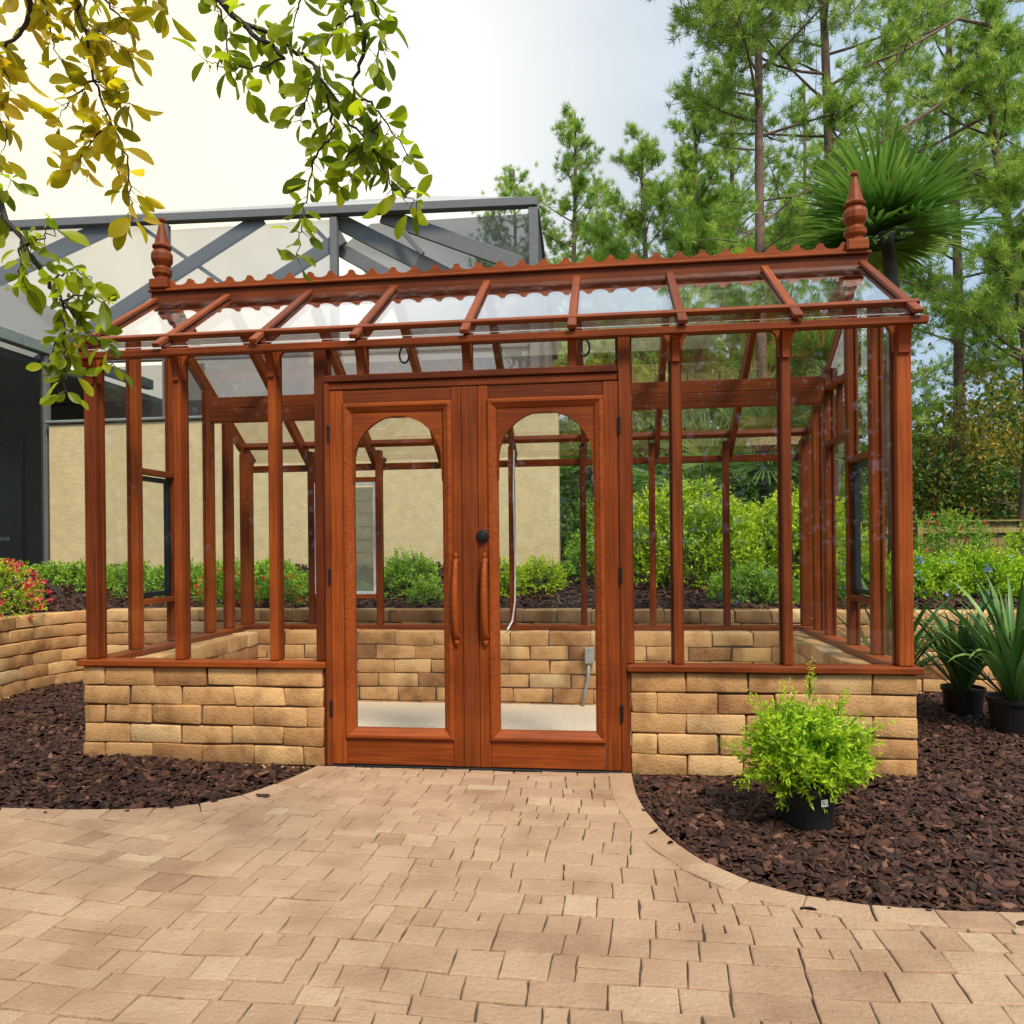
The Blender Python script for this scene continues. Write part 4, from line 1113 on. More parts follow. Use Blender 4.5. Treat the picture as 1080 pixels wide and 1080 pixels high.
# low bright hedge in front of the stucco wall, plant by plant
hx = [-3.3, -2.85, -2.35, -1.85, -1.35, -.85, -.35]
labs = ['leftmost bright green hedge plant under the dark lanai opening', 'bright green hedge plant below the left end of the stucco wall', 'bright green hedge plant behind the left corner post', 'bright green hedge plant seen below the left vent window', 'bright green hedge plant behind the orange flowers at their left', 'bright green hedge plant behind the orange flowers at their right', 'rightmost bright green plant of the low hedge']
for i, (x, lb) in enumerate(zip(hx, labs)):
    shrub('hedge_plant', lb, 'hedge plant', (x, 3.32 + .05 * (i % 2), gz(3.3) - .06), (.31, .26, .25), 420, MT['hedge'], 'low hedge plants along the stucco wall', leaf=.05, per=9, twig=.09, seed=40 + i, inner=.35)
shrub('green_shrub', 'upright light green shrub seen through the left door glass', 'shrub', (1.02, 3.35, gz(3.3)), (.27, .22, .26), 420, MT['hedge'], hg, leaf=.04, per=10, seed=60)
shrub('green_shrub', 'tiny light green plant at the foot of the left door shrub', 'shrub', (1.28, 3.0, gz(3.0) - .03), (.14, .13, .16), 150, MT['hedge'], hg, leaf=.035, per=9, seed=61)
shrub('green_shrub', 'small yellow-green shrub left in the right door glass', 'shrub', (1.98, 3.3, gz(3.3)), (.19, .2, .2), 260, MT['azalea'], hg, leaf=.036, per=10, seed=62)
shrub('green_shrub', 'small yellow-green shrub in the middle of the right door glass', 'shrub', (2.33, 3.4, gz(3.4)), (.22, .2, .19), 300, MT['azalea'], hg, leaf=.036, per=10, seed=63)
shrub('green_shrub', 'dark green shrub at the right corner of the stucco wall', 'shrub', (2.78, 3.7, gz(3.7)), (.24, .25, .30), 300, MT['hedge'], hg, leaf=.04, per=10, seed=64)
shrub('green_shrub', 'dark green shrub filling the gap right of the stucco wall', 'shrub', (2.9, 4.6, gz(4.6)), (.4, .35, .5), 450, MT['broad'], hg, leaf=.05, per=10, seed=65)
shrub('green_shrub', 'small leafy plant between the left bays of the greenhouse back wall', 'shrub', (.28, 3.25, gz(3.2)), (.30, .22, .25), 330, MT['hedge'], hg, leaf=.045, per=9, seed=66)
shrub('mounded_bush', 'large mounded yellow-green bush left of the middle right front post', 'bush', (3.75, 3.75, gz(3.75) - .1), (.70, .55, .66), 1500, MT['azalea'], 'large mounded bushes behind the right bays', leaf=.055, per=9, twig=.13, seed=70)
shrub('mounded_bush', 'large mounded yellow-green bush behind the right end of the greenhouse', 'bush', (4.85, 4.0, gz(4.0) - .15), (.66, .55, .60), 1300, MT['azalea'], 'large mounded bushes behind the right bays', leaf=.055, per=9, twig=.13, seed=71)
shrub('mounded_bush', 'smaller mounded bush behind the right door jamb', 'bush', (3.15, 4.35, gz(4.3) - .1), (.45, .4, .55), 900, MT['azalea'], 'large mounded bushes behind the right bays', leaf=.038, per=10, twig=.12, seed=72)
shrub('flowering_plant', 'light green plant with sky blue flowers seen through the right front bays', 'flowering plant', (4.25, 2.98, gz(2.98)), (.38, .24, .2), 480, MT['hedge'], 'blue-flowered plants on the raised bed', leaf=.04, per=10, seed=73, flowers=(MT['bluefl'], 9, .028))
for i, (x, y, lb) in enumerate(((5.75, 3.25, 'light green blue-flowered plant just right of the greenhouse'), (6.3, 3.3, 'light green blue-flowered plant above the potted strap leaves'), (6.85, 3.2, 'light green blue-flowered plant at the right edge of the picture'), (5.25, 3.1, 'light green blue-flowered plant seen through the right side wall'))):
    shrub('flowering_plant', lb, 'flowering plant', (x, y, gz(y) - .03), (.40, .32, .26), 560, MT['lime'] if i < 3 else MT['hedge'], 'blue-flowered plants on the raised bed', leaf=.045, per=10, seed=80 + i, flowers=(MT['bluefl'], 14, .03))
shrub('flowering_shrub', 'shrub dotted with red flowers in front of the wooden fence', 'flowering shrub', (6.55, 4.4, .85), (.36, .3, .42), 420, MT['hedge'], None, leaf=.04, per=9, seed=90, flowers=(MT['redfl'], 30, .026))
shrub('flowering_shrub', 'low spreading yellow-green shrub below the fence at the far right', 'flowering shrub', (7.6, 4.3, .8), (.6, .4, .33), 620, MT['lime'], None, leaf=.045, per=9, seed=91)
shrub('flowering_shrub', 'shrub thick with pink-red blossoms spilling over the curved wall at the left', 'flowering shrub', (-2.28, 1.75, .56), (.46, .5, .36), 520, MT['azalea'], None, leaf=.035, per=9, seed=92, flowers=(MT['redfl'], 170, .028))
shrub('flowering_shrub', 'orange-red flowering shrub behind the left side wall of the greenhouse', 'flowering shrub', (-.62, 2.85, gz(2.9)), (.26, .18, .24), 300, MT['hedge'], None, leaf=.035, per=9, seed=93, flowers=(MT['orangefl'], 42, .026))
shrub('flowering_shrub', 'small orange-flowered shrub between two posts of the greenhouse back wall', 'flowering shrub', (-.12, 2.9, gz(2.9)), (.2, .16, .2), 220, MT['hedge'], None, leaf=.035, per=9, seed=94, flowers=(MT['orangefl'], 26, .024))

# ------------------------------------------------------------------ trees
def limb(a, b, r0, r1, rng, bm, sag=.1, n=6):
    a = np.array(a, float); b = np.array(b, float); L = np.linalg.norm(b - a); pts = []; rr = []
    off = rng.normal(0, .05 * L, 3)
    for k in range(n + 1):
        t = k / n; p = a + (b - a) * t + off * sin(pi * t) + np.array([0, 0, sag * L * t * t - sag * L * t]); pts.append(p); rr.append(r0 + (r1 - r0) * t)
    tube(pts, rr, 6, bm); return pts

def pine(label, x, y, h, crown0, rad, seed, ntuft=1500, trunk_r=.14, z0=0, lean=0, group='tall pines behind the greenhouse', needle=.18, bare=.0, m=None, sweeps=(), nl=34, nd=32, nw=.0145, top=1.0):
    rng = np.random.default_rng(seed); t = thing('pine_tree', label, 'pine tree', (x, y, z0), group)
    bm = bmesh.new(); tp = []; rr = []
    wob = rng.normal(0, .12, 2)
    for k in range(13):
        s = k / 12; tp.append((lean * s * h + wob[0] * sin(s * 5), wob[1] * sin(s * 4), s * h)); rr.append(trunk_r * (1 - .85 * s) + .012)
    tube(tp, rr, 10, bm); bm_obj('trunk', bm, MT['bark_pine'], t, True)
    bm = bmesh.new(); TP = []; TD = []
    tp = np.array(tp)
    tube([tuple(q) for q in tp], [.008] * len(tp), 4, bm)      # heartwood the limbs grow from, inside the trunk
    for i in range(nl):
        s = crown0 + (1 - crown0) * ((i + rng.random()) / nl) ** .9 * .98; c = np.array([np.interp(s, np.linspace(0, 1, 13), tp[:, j]) for j in range(3)])
        az = i * 2.4 + rng.normal(0, .5); prof = (1 - ((s - crown0) / (1 - crown0)) ** 1.6) * top + .16; R_ = rad * prof * rng.uniform(.55, 1.15) * (.55 + .45 * min(1, (s - crown0) / .15 + .4))
        el = radians(rng.uniform(5, 38) + 25 * (s - crown0) / (1 - crown0)); d = np.array([cos(az) * cos(el), sin(az) * cos(el), sin(el)])
        e = c + d * R_; pts = limb(c, e, .035 * (1 - s) + .016, .008, rng, bm, sag=.18)
        nt = max(3, int(ntuft * 1.25 / nl * prof / .6))
        for q in range(nt):
            u = rng.beta(3.0, 1.2); k = u * (len(pts) - 1); k0 = int(min(k, len(pts) - 2)); p = pts[k0] + (pts[k0 + 1] - pts[k0]) * (k - k0)
            o_ = rng.normal(0, 1, 3) * np.array([.28, .28, .20]) * (.35 + .5 * R_) * .62; o_[2] += .05
            TP.append(p + o_); TD.append(unit((o_ + d * .4 + np.array([0, 0, .5]))[None])[0])
            if q % 3 == 0: tube([p, p + o_ * .5, p + o_], [.009, .007, .004], 3, bm, cap=False)
    for i in range(9):            # dead snags below the live crown
        s = rng.uniform(crown0 * .45, crown0 * 1.05); c = np.array([np.interp(s, np.linspace(0, 1, 13), tp[:, j]) for j in range(3)])
        az = rng.uniform(0, 2 * pi); l_ = rng.uniform(.25, 1.1); d = np.array([cos(az), sin(az), rng.uniform(-.15, .35)])
        pts = limb(c, c + d * l_, .018, .004, rng, bm, sag=.1, n=4)
        for q in (2, 3): tube([pts[q], pts[q] + d * .2 + rng.normal(0, .14, 3)], [.006, .002], 3, bm, cap=False)
    for pl in sweeps:             # long nearly bare limbs
        pl = [np.array(q) - np.array([x, y, z0]) for q in pl]; s_ = min(.98, max(.05, (pl[0][2] - .2) / h)); pl = [np.array([np.interp(s_, np.linspace(0, 1, 13), tp[:, j]) for j in range(3)])] + pl; m_ = len(pl)
        tube(pl, [.045 * (1 - .8 * k / (m_ - 1)) for k in range(m_)], 6, bm)
        for a_, b_ in zip(pl[2:], pl[3:]):
            for q in range(5):
                p = a_ + (b_ - a_) * rng.random(); e = p + (b_ - a_) * .35 + rng.normal(0, .32, 3); tube([p, (p + e) / 2 + rng.normal(0, .04, 3), e], [.014, .009, .004], 4, bm, cap=False)
                for w_ in range(5): TP.append(e + rng.normal(0, .07, 3)); TD.append(unit(rng.normal(0, 1, (1, 3)) + np.array([0, 0, .5]))[0])
    bm_obj('branches', bm, MT['bark_pine'], t)
    TP = np.array(TP); TD = np.array(TD); n = len(TP)
    P = np.repeat(TP, nd, 0) + rng.normal(0, .03, (n * nd, 3)); D = unit(np.repeat(TD, nd, 0) * .75 + rng.normal(0, .62, (n * nd, 3)))
    L = needle * rng.uniform(.6, 1.15, n * nd); v = np.clip(np.repeat(rng.uniform(.05, .8, n), nd) + rng.normal(0, .1, n * nd) + .15, 0, 1)
    foliage('needles', NEEDLE_T, P, D, L, np.full(len(L), nw), rng, m or MT['pine'], t, v)
    return t

def bush_tree(label, x, y, z0, h, rad, seed, m, nclump=130, leaf=.09, per=45, trunk_r=.09, group='leafy trees at the back of the garden', crown_from=.25, name='leafy_tree', cl=.28):
    rng = np.random.default_rng(seed); t = thing(name, label, 'tree', (x, y, z0), group)
    bm = bmesh.new(); limb((0, 0, 0), (rng.normal(0, .15), 0, h * .8), trunk_r, trunk_r * .3, rng, bm, 0)
    bm_obj('trunk', bm, MT['bark'], t, True)
    bm = bmesh.new(); d = sphere_dirs(nclump, rng); rr = rng.random(nclump) ** .4
    zc = h * (crown_from + 1) / 2; hzr = h * (1 - crown_from) / 2
    C = d * rr[:, None] * np.array([rad, rad, hzr]) * (1 + .25 * rng.normal(0, 1, (nclump, 1))); C[:, 2] += zc
    for c in C[::3]:
        limb((0, 0, max(.1, c[2] * .55)), c, .02, .005, rng, bm, .1, 4)
    bm_obj('branches', bm, MT['bark'], t)
    P = np.repeat(C, per, 0) + rng.normal(0, 1, (nclump * per, 3)) * np.array([cl, cl, cl * .6]); D = unit(rng.normal(0, 1, P.shape) + np.array([0, 0, -.25]))
    v = np.clip(np.repeat(rng.uniform(.1, .85, nclump), per) + rng.normal(0, .14, len(P)), 0, 1); L = leaf * rng.uniform(.6, 1.2, len(P))
    foliage('foliage', LEAF_T, P, D, L, L * .5, rng, m, t, v)
    return t

def T(px, py, d): p = at(px, py, d); return p.x, p.y, p.z
# open pines against the sky
x, y, zt = T(603, 122, 24); pine('slender pine standing alone left of the others, right above the cresting', x, y, zt + .2, .35, 2.1, 101, 1400, .15)
x, y, zt = T(545, 188, 27); pine('lowest pine crown showing just above the corner of the screen enclosure', x, y, zt + .2, .5, 2.0, 102, 900, .13)
x, y, zt = T(682, 150, 21); pine('bushy bright pine second from the left', x, y, zt + .2, .25, 2.5, 103, 2000, .15)
x, y, zt = T(735, 120, 22); pine('pine with full crown behind the left tall trunk', x, y, zt + .4, .3, 2.5, 104, 1900, .15)
x, y, zt = T(800, -250, 13.5); pine('very tall pine with thin straight trunk rising out of the picture', x, y, zt, .56, 2.4, 105, 1000, .115, lean=-.004)
x, y, zt = T(868, -260, 15); pine('very tall pine with pale forking trunk above the right end of the ridge', x, y, zt, .52, 3.2, 106, 1100, .145, nl=38)
x, y, zt = T(1000, -120, 19); pine('tall pine behind the palm at the upper right', x, y, zt, .3, 3.0, 107, 1500, .15)
x, y, zt = T(1062, 10, 14); pine('leaning pine at the right edge of the picture', x, y, zt, .36, 2.3, 108, 1200, .14, sweeps=[
    [at(1062, 62, 14), at(1000, 105, 13.7), at(925, 152, 13.4), at(850, 200, 13.2), at(770, 262, 13), at(735, 292, 13)],
    [at(1062, 110, 14), at(990, 150, 14), at(900, 190, 14.2), at(835, 208, 14.3), at(790, 214, 14.4)],
    [at(1062, 30, 14), at(1010, 20, 13.4), at(950, 55, 13), at(900, 75, 12.8)]])
x, y, zt = T(1140, -60, 17); pine('pine just outside the right edge reaching branches in', x, y, zt, .25, 3.2, 109, 1400, .15)
x, y, zt = T(770, 40, 25); pine('broad pine far behind the two tall trunks', x, y, zt, .3, 3.0, 121, 1300, .16)
x, y, zt = T(930, -20, 23); pine('far pine filling the sky above the palm crown', x, y, zt, .3, 3.2, 122, 1300, .16)
x, y, zt = T(845, 90, 27); pine('far pine low between the tall trunk and the palm', x, y, zt, .25, 3.0, 123, 1200, .16)
# denser growth lower down behind the greenhouse
x, y, zt = T(640, 300, 17); pine('low dense pine behind the middle of the ridge', x, y, zt + 1, .12, 2.0, 110, 1500, .1, needle=.2, top=1.1, group='dense young pines behind the garden')
x, y, zt = T(735, 290, 15); pine('low dense pine seen through the right roof bays', x, y, zt + 1, .10, 2.2, 111, 1900, .1, top=1.1, group='dense young pines behind the garden')
x, y, zt = T(835, 270, 15.5); pine('low dense pine behind the palm crown', x, y, zt + 1, .10, 2.2, 112, 1700, .1, top=1.1, group='dense young pines behind the garden')
lt = 'leafy trees at the back of the garden'
for i, (px, py, d, rad, m_, lb) in enumerate((
    (640, 440, 12.5, 1.3, 'broad', 'dark leafy tree just right of the stucco wall'),
    (690, 400, 13.5, 1.6, 'broad', 'dark leafy tree behind the first bay right of the doors'),
    (775, 400, 14, 1.6, 'broad', 'dark leafy tree behind the second bay right of the doors'),
    (850, 410, 13, 1.5, 'broad', 'dark leafy tree behind the last bay right of the doors'),
    (1000, 380, 17.0, 1.7, 'gold', 'golden brown leafy tree right of the greenhouse above the fence'),
    (1082, 410, 17.5, 1.7, 'gold', 'yellow-green leafy tree at the right edge above the fence'),
    (1045, 462, 16.6, 1.5, 'broad', 'round dark green tree just above the fence'),
    (950, 440, 18, 1.9, 'broad', 'dark leafy tree behind the right corner post'),
    (1110, 380, 19, 2.2, 'broad', 'tall dark tree at the far right behind the fence'),
    (560, 420, 15, 1.6, 'broad', 'dark leafy tree mostly hidden behind the stucco wall'))):
    x, y, zt = T(px, py, d)
    bush_tree(lb, x, y, 0, zt, rad, 200 + i, MT[m_], nclump=150 if m_ == 'broad' else 110, leaf=.13, per=44, crown_from=.0 if m_ == 'broad' else .15, cl=.30)
# far wood closing the gaps low down; unseen leaves added behind the camera darken glass reflections
rngw = np.random.default_rng(9)
n = 52000; X = np.stack([rngw.uniform(-3, 45, n), rngw.uniform(26, 33, n), rngw.uniform(0, 1, n) ** .8], 1)
hh = 4.8 + 1.6 * np.sin(X[:, 0] * .8) + 1.2 * np.sin(X[:, 0] * 2.1 + 1) + rngw.normal(0, .4, n); X[:, 2] *= hh
n2_ = 42000; X2 = np.stack([rngw.uniform(-20, 26, n2_), rngw.uniform(-20, -15, n2_), rngw.uniform(0, 1, n2_) ** .8 * 7.5], 1); X = np.concatenate([X, X2]); n = len(X)
o = foliage('distant_wood', LEAF_T, X, rngw.normal(0, 1, (n, 3)), rngw.uniform(.25, .5, n), np.full(n, .22), rngw, MT['broad'], None)
tag(o, 'far dark green wood behind the garden trees, with an unseen part added behind the camera for reflections', 'wood', None, 'stuff')

# palms
def palm(label, loc, head_h, nf, pet, fan, seed, trunk_r=.10, up=-.25, group='fan palms behind the greenhouse', leaf_w=.028, fm='palm'):
    rng = np.random.default_rng(seed); t = thing('fan_palm', label, 'palm', loc, group)
    bm = bmesh.new(); pts = [(0.03 * sin(k), 0.03 * cos(k * 1.3), head_h * k / 10) for k in range(11)]; tube(pts, [trunk_r * (1.15 - .02 * k) for k in range(11)], 12, bm); bm_obj('trunk', bm, MT['bark'], t, True)
    top = np.array([pts[-1][0], pts[-1][1], head_h]); bm = bmesh.new(); P = []; D = []; L = []; R_ = []; vv = []
    for i in range(nf):
        d = sphere_dirs(1, rng)[0]
        while d[2] < up: d = sphere_dirs(1, rng)[0]
        pl = pet * rng.uniform(.7, 1.15); e = top + d * pl + np.array([0, 0, -.10 * pl]); tube([top, top + d * pl * .6, e], [.013, .010, .007], 5, bm)
        n_ = np.cross(d, np.array([0, 0, 1.0])); n_ /= max(np.linalg.norm(n_), .05); nn = np.cross(n_, d) 
        vbase = rng.uniform(.1, .75)
        for k in range(30):
            a = radians(-105 + 210 * k / 29); dd = d * cos(a) + n_ * sin(a) + nn * .12 * abs(sin(a)) + rng.normal(0, .03, 3); dd[2] -= .05
            P.append(e); D.append(dd); L.append(fan * (.72 + .28 * cos(a)) * rng.uniform(.88, 1.08)); R_.append(nn + rng.normal(0, .15, 3)); vv.append(vbase + rng.uniform(0, .25))
    bm_obj('leaf_stalks', bm, MT['hedge'] if False else MT['bark'], t)
    P = np.array(P); D = np.array(D); L = np.array(L); R2 = np.array(R_)
    # blade template lies in (dir, width); roll it so its face looks along the fan normal
    foliage('fronds', (np.array([[0, -.12, 0], [0, .12, 0], [.4, -.5, .02], [.4, .5, .02], [.75, -.32, .0], [.75, .32, .0], [1, 0, -.06]]), np.array([[0, 1, 3, 2], [2, 3, 5, 4], [4, 5, 6, 6]])[:2]), P, D, L, np.full(len(L), leaf_w), rng, MT[fm], t, np.clip(np.array(vv), 0, 1), 0, rollv=R2)
    me = None
    tips = np.array([[.75, -.32, .0], [.75, .32, .0], [1, 0, -.06]])
    foliage('frond_tips', (tips, np.array([[0, 1, 2]])), P, D, L, np.full(len(L), leaf_w), rng, MT[fm], t, np.clip(np.array(vv), 0, 1), 0, rollv=R2)
    return t
p = at(938, 245, 7.6); palm('big spiky fan palm crown behind the right finial', (p.x, p.y, .6), p.z - .6, 28, .26, .86, 301, .065, up=-.6, leaf_w=.048)
p = at(803, 478, 9.3); palm('low fan palm with a thin trunk seen through the last right bay', (p.x, p.y, .1), p.z - .1, 18, .5, .72, 302, .06, up=-.6, fm='palm_light')
p = at(745, 520, 9.0); palm('low fan palm with drooping fronds behind the mounded bushes', (p.x, p.y, .1), p.z - .1, 16, .5, .72, 303, .06, up=-.6, fm='palm_light')
p = at(628, 500, 10.6); palm('low fan palm beside the right end of the stucco wall', (p.x, p.y, .1), p.z - .1, 14, .45, .6, 304, .06, up=-.6)
p = at(880, 400, 10.0); palm('fan palm behind the right side wall of the greenhouse', (p.x, p.y, .1), p.z - .1, 16, .5, .7, 305, .07, up=-.6)

# ------------------------------------------------------------------ tree reaching in overhead
OT = thing('overhanging_tree', 'tree off to the left whose leafy twigs hang into the top left of the view', 'tree', (-.1, -3.1, 0))
bm = bmesh.new(); tube([(0, 0, -.05), (.03, .02, .6), (.0, .05, 1.4), (.08, .04, 2.2), (.12, .1, 3.1), (.1, .2, 4.2)], [.14, .11, .10, .09, .075, .05], 14, bm); bm_obj('trunk', bm, MT['bark'], OT, True)
OL = np.array([-.1, -3.1, 0.0]); rngo = np.random.default_rng(77)
def A(px, py, d): return np.array(at(px, py, d)) - OL
trunk_top = np.array([.12, .1, 3.0]); trunk_mid = np.array([.06, .05, 2.3])
main = [
    # (points, r0, leaf density, material key, leaf size)
    ([trunk_top, A(120, -190, 2.1), A(215, -30, 2.0), A(252, 22, 1.95), A(300, 62, 1.9)], .016, 0, 'oak'),
    ([A(252, 22, 1.95), A(300, 45, 1.93), A(335, 75, 1.9), A(362, 118, 1.88), A(388, 150, 1.86), A(402, 165, 1.85)], .006, 1.0, 'oak'),
    ([A(362, 118, 1.88), A(385, 105, 1.86), A(405, 128, 1.85), A(430, 165, 1.83)], .004, 1.0, 'oak'),
    ([A(388, 150, 1.86), A(405, 180, 1.84), A(420, 205, 1.83), A(440, 212, 1.82)], .003, 1.4, 'oak'),
    ([A(335, 75, 1.9), A(322, 105, 1.9), A(318, 130, 1.9)], .003, 1.1, 'oak'),
    ([A(345, 100, 1.9), A(350, 140, 1.9), A(332, 165, 1.9), A(325, 200, 1.89), A(318, 235, 1.88), A(312, 272, 1.88)], .0035, 1.2, 'oak'),
    ([A(215, -30, 2.0), A(235, 20, 1.97), A(240, 60, 1.95), A(262, 95, 1.94)], .0035, .9, 'oak'),
    ([A(300, 62, 1.9), A(270, 70, 1.93), A(238, 72, 1.95), A(215, 62, 1.96)], .003, .9, 'oak'),
    ([trunk_top, A(300, -260, 1.9), A(350, -60, 1.85), A(375, 10, 1.83), A(385, 45, 1.82), A(372, 90, 1.82)], .012, .9, 'oak'),
    ([A(350, -60, 1.85), A(320, -10, 1.86), A(310, 30, 1.87)], .004, 1.2, 'oak'),
    ([A(375, 10, 1.83), A(350, 35, 1.83), A(338, 60, 1.83)], .003, 1.1, 'oak'),
    ([A(362, -30, 1.84), A(392, 0, 1.82), A(402, 40, 1.82), A(395, 70, 1.81)], .003, 1.2, 'oak'),
    ([A(402, 128, 1.85), A(380, 160, 1.85), A(372, 185, 1.85)], .003, 1.3, 'oak'),
    ([A(388, 150, 1.86), A(365, 165, 1.86), A(350, 190, 1.86)], .003, 1.2, 'oak'),
    # clusters whose gold colour paints in the sun glow
    ([trunk_top, A(-60, -150, 2.2), A(20, -30, 2.1), A(30, 20, 2.1), A(5, 50, 2.1)], .014, .8, 'oak_glow'),
    ([A(20, -30, 2.1), A(70, -20, 2.1), A(88, 30, 2.1), A(100, 85, 2.08), A(118, 130, 2.06), A(133, 165, 2.05), A(137, 205, 2.05), A(140, 232, 2.05)], .005, 1.25, 'oak_glow'),
    ([A(88, 30, 2.1), A(115, 40, 2.08), A(135, 55, 2.07)], .003, 1.5, 'oak_glow'),
    ([A(100, 85, 2.08), A(75, 105, 2.08), A(60, 125, 2.08)], .003, 1.3, 'oak_glow'),
    ([A(118, 130, 2.06), A(95, 150, 2.06), A(82, 172, 2.06), A(65, 178, 2.06)], .003, 1.2, 'oak_glow'),
    ([A(100, 85, 2.08), A(122, 95, 2.07), A(138, 110, 2.06)], .003, 1.2, 'oak_glow'),
    ([A(20, -30, 2.1), A(45, 0, 2.1), A(55, 40, 2.1), A(62, 62, 2.1)], .004, 1.4, 'oak_glow'),
    ([A(-60, -150, 2.2), A(-20, 30, 2.15), A(5, 75, 2.12), A(12, 95, 2.12)], .004, 1.3, 'oak_glow'),
    ([A(70, -20, 2.1), A(105, -5, 2.09), A(130, 20, 2.08), A(150, 10, 2.08)], .004, 1.3, 'oak_glow'),
    ([A(150, -60, 2.05), A(165, -10, 2.03), A(172, 10, 2.02)], .003, .7, 'oak_glow'),
    ([A(-20, 30, 2.15), A(-5, 110, 2.1), A(8, 140, 2.1), A(0, 165, 2.1)], .003, .6, 'oak_glow'),
    # lower left branch in front of the eave
    ([trunk_mid, A(-160, 60, 2.0), A(-30, 160, 1.9), A(0, 215, 1.85), A(25, 258, 1.82), A(52, 298, 1.8), A(66, 318, 1.8)], .012, .55, 'oak'),
    ([A(66, 318, 1.8), A(85, 342, 1.79), A(105, 362, 1.78), A(120, 385, 1.78)], .0035, 1.3, 'oak'),
    ([A(66, 318, 1.8), A(68, 350, 1.8), A(70, 385, 1.79), A(68, 415, 1.79)], .0035, 1.6, 'oak'),
    ([A(52, 298, 1.8), A(78, 285, 1.8), A(100, 300, 1.8)], .003, 1.5, 'oak'),
    ([A(66, 318, 1.8), A(90, 310, 1.8), A(112, 318, 1.8)], .003, 1.4, 'oak'),
    ([A(25, 258, 1.82), A(45, 250, 1.82), A(60, 240, 1.82)], .003, 1.0, 'oak'),
    ([A(25, 258, 1.82), A(20, 285, 1.82), A(28, 305, 1.82)], .003, 1.1, 'oak'),
    ([A(0, 215, 1.85), A(-5, 180, 1.86), A(12, 190, 1.86)], .003, .8, 'oak'),
    ([A(85, 342, 1.79), A(60, 360, 1.79), A(50, 385, 1.79)], .003, 1.2, 'oak'),
]
LV = {'oak': [[], [], [], [], []], 'oak_glow': [[], [], [], [], []]}
bmt = bmesh.new()
for pts, r0, dens, mk in main:
    C = []
    P4 = [2 * pts[0] - pts[1]] + list(pts) + [2 * pts[-1] - pts[-2]]
    for i in range(1, len(P4) - 2):
        for k in range(6):
            t = k / 6; C.append(.5 * ((2 * P4[i]) + (-P4[i - 1] + P4[i + 1]) * t + (2 * P4[i - 1] - 5 * P4[i] + 4 * P4[i + 1] - P4[i + 2]) * t * t + (-P4[i - 1] + 3 * P4[i] - 3 * P4[i + 1] + P4[i + 2]) * t ** 3))
    C.append(P4[-2]); C = np.array(C)
    C[1:-1] += rngo.normal(0, .003, (len(C) - 2, 3))
    tube([Vector(c) for c in C], [r0 * (1 - .72 * k / (len(C) - 1)) for k in range(len(C))], 6, bmt)
    if dens <= 0: continue
    d = np.linalg.norm(np.diff(C, axis=0), axis=1); S_ = np.concatenate([[0], np.cumsum(d)])
    if r0 > .008: s0 = S_[-1] * .45
    else: s0 = .0
    Ln = S_[-1] - s0; nleaf = int(Ln / .0135 * dens) + 5
    for q in range(nleaf):
        s = s0 + Ln * (q + rngo.random()) / nleaf if q < nleaf - 5 else S_[-1] - rngo.uniform(0, .008)
        i = min(np.searchsorted(S_, s) - 1, len(C) - 2); i = max(i, 0); tdir = unit((C[i + 1] - C[i])[None])[0]; p = C[i] + (C[i + 1] - C[i]) * ((s - S_[i]) / max(d[i], 1e-6))
        sd = unit(rngo.normal(0, 1, (1, 3)))[0]; sd -= tdir * (sd @ tdir); sd /= np.linalg.norm(sd)
        D_ = unit((tdir * rngo.uniform(.1, .9) + sd * 1.0 + np.array([0, 0, -.22]))[None])[0]
        # short twiglet carrying the leaf away from the stem
        ofs = rngo.uniform(.0, .035) if rngo.random() < .55 else .0
        b = p + D_ * ofs
        if ofs > .01: tube([Vector(p), Vector(b)], [.0011, .0008], 4, bmt, cap=False)
        Lf = rngo.uniform(.036, .078) if mk == 'oak' else rngo.uniform(.045, .085)
        if pts[-1][2] < 1.75 and mk == 'oak': Lf *= .82
        L5 = LV[mk]; L5[0].append(b); L5[1].append(D_); L5[2].append(Lf); L5[3].append(Lf * rngo.uniform(.36, .50)); L5[4].append(rngo.uniform(0, 1))
bm_obj('twigs', bmt, MT['twig'], OT, True)
for mk, nm in (('oak', 'green_leaves'), ('oak_glow', 'golden_leaves')):  # the golden set has sun glow painted in as leaf colour
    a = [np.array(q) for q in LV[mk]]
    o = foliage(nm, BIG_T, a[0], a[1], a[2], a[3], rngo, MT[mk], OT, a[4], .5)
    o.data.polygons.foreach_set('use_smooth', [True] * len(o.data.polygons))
# crown above, out of the picture, so the branch belongs to a real tree
rngc = np.random.default_rng(5); n = 5200; Cc = np.array([[-.5, -.4, 3.9], [-.1, .9, 4.3], [-.9, .6, 3.8], [-.6, -1.2, 4.1], [.3, .0, 4.7]])
P = Cc[rngc.integers(0, 5, n)] + rngc.normal(0, 1, (n, 3)) * np.array([.45, .45, .32]); foliage('crown', LEAF_T, P, rngc.normal(0, 1, (n, 3)), rngc.uniform(.05, .08, n), np.full(n, .03), rngc, MT['oak'], OT)

# ------------------------------------------------------------------ light
SUN_EL, SUN_AZ = radians(54), radians(148)     # azimuth measured from +y towards +x
w = bpy.data.worlds.new("World"); scene.world = w; w.use_nodes = True; nt = w.node_tree; nt.nodes.clear(); ln = nt.links; nd = nt.nodes
out = N(nd, 'ShaderNodeOutputWorld'); sky = N(nd, 'ShaderNodeTexSky'); sky.sky_type = 'NISHITA'; sky.sun_disc = False
sky.sun_elevation = SUN_EL; sky.sun_rotation = SUN_AZ; sky.air_density = 1.0; sky.dust_density = 2.5; sky.ozone_density = 1.5
bg = N(nd, 'ShaderNodeBackground'); bg.inputs[1].default_value = .10; ln.new(sky.outputs[0], bg.inputs[0])
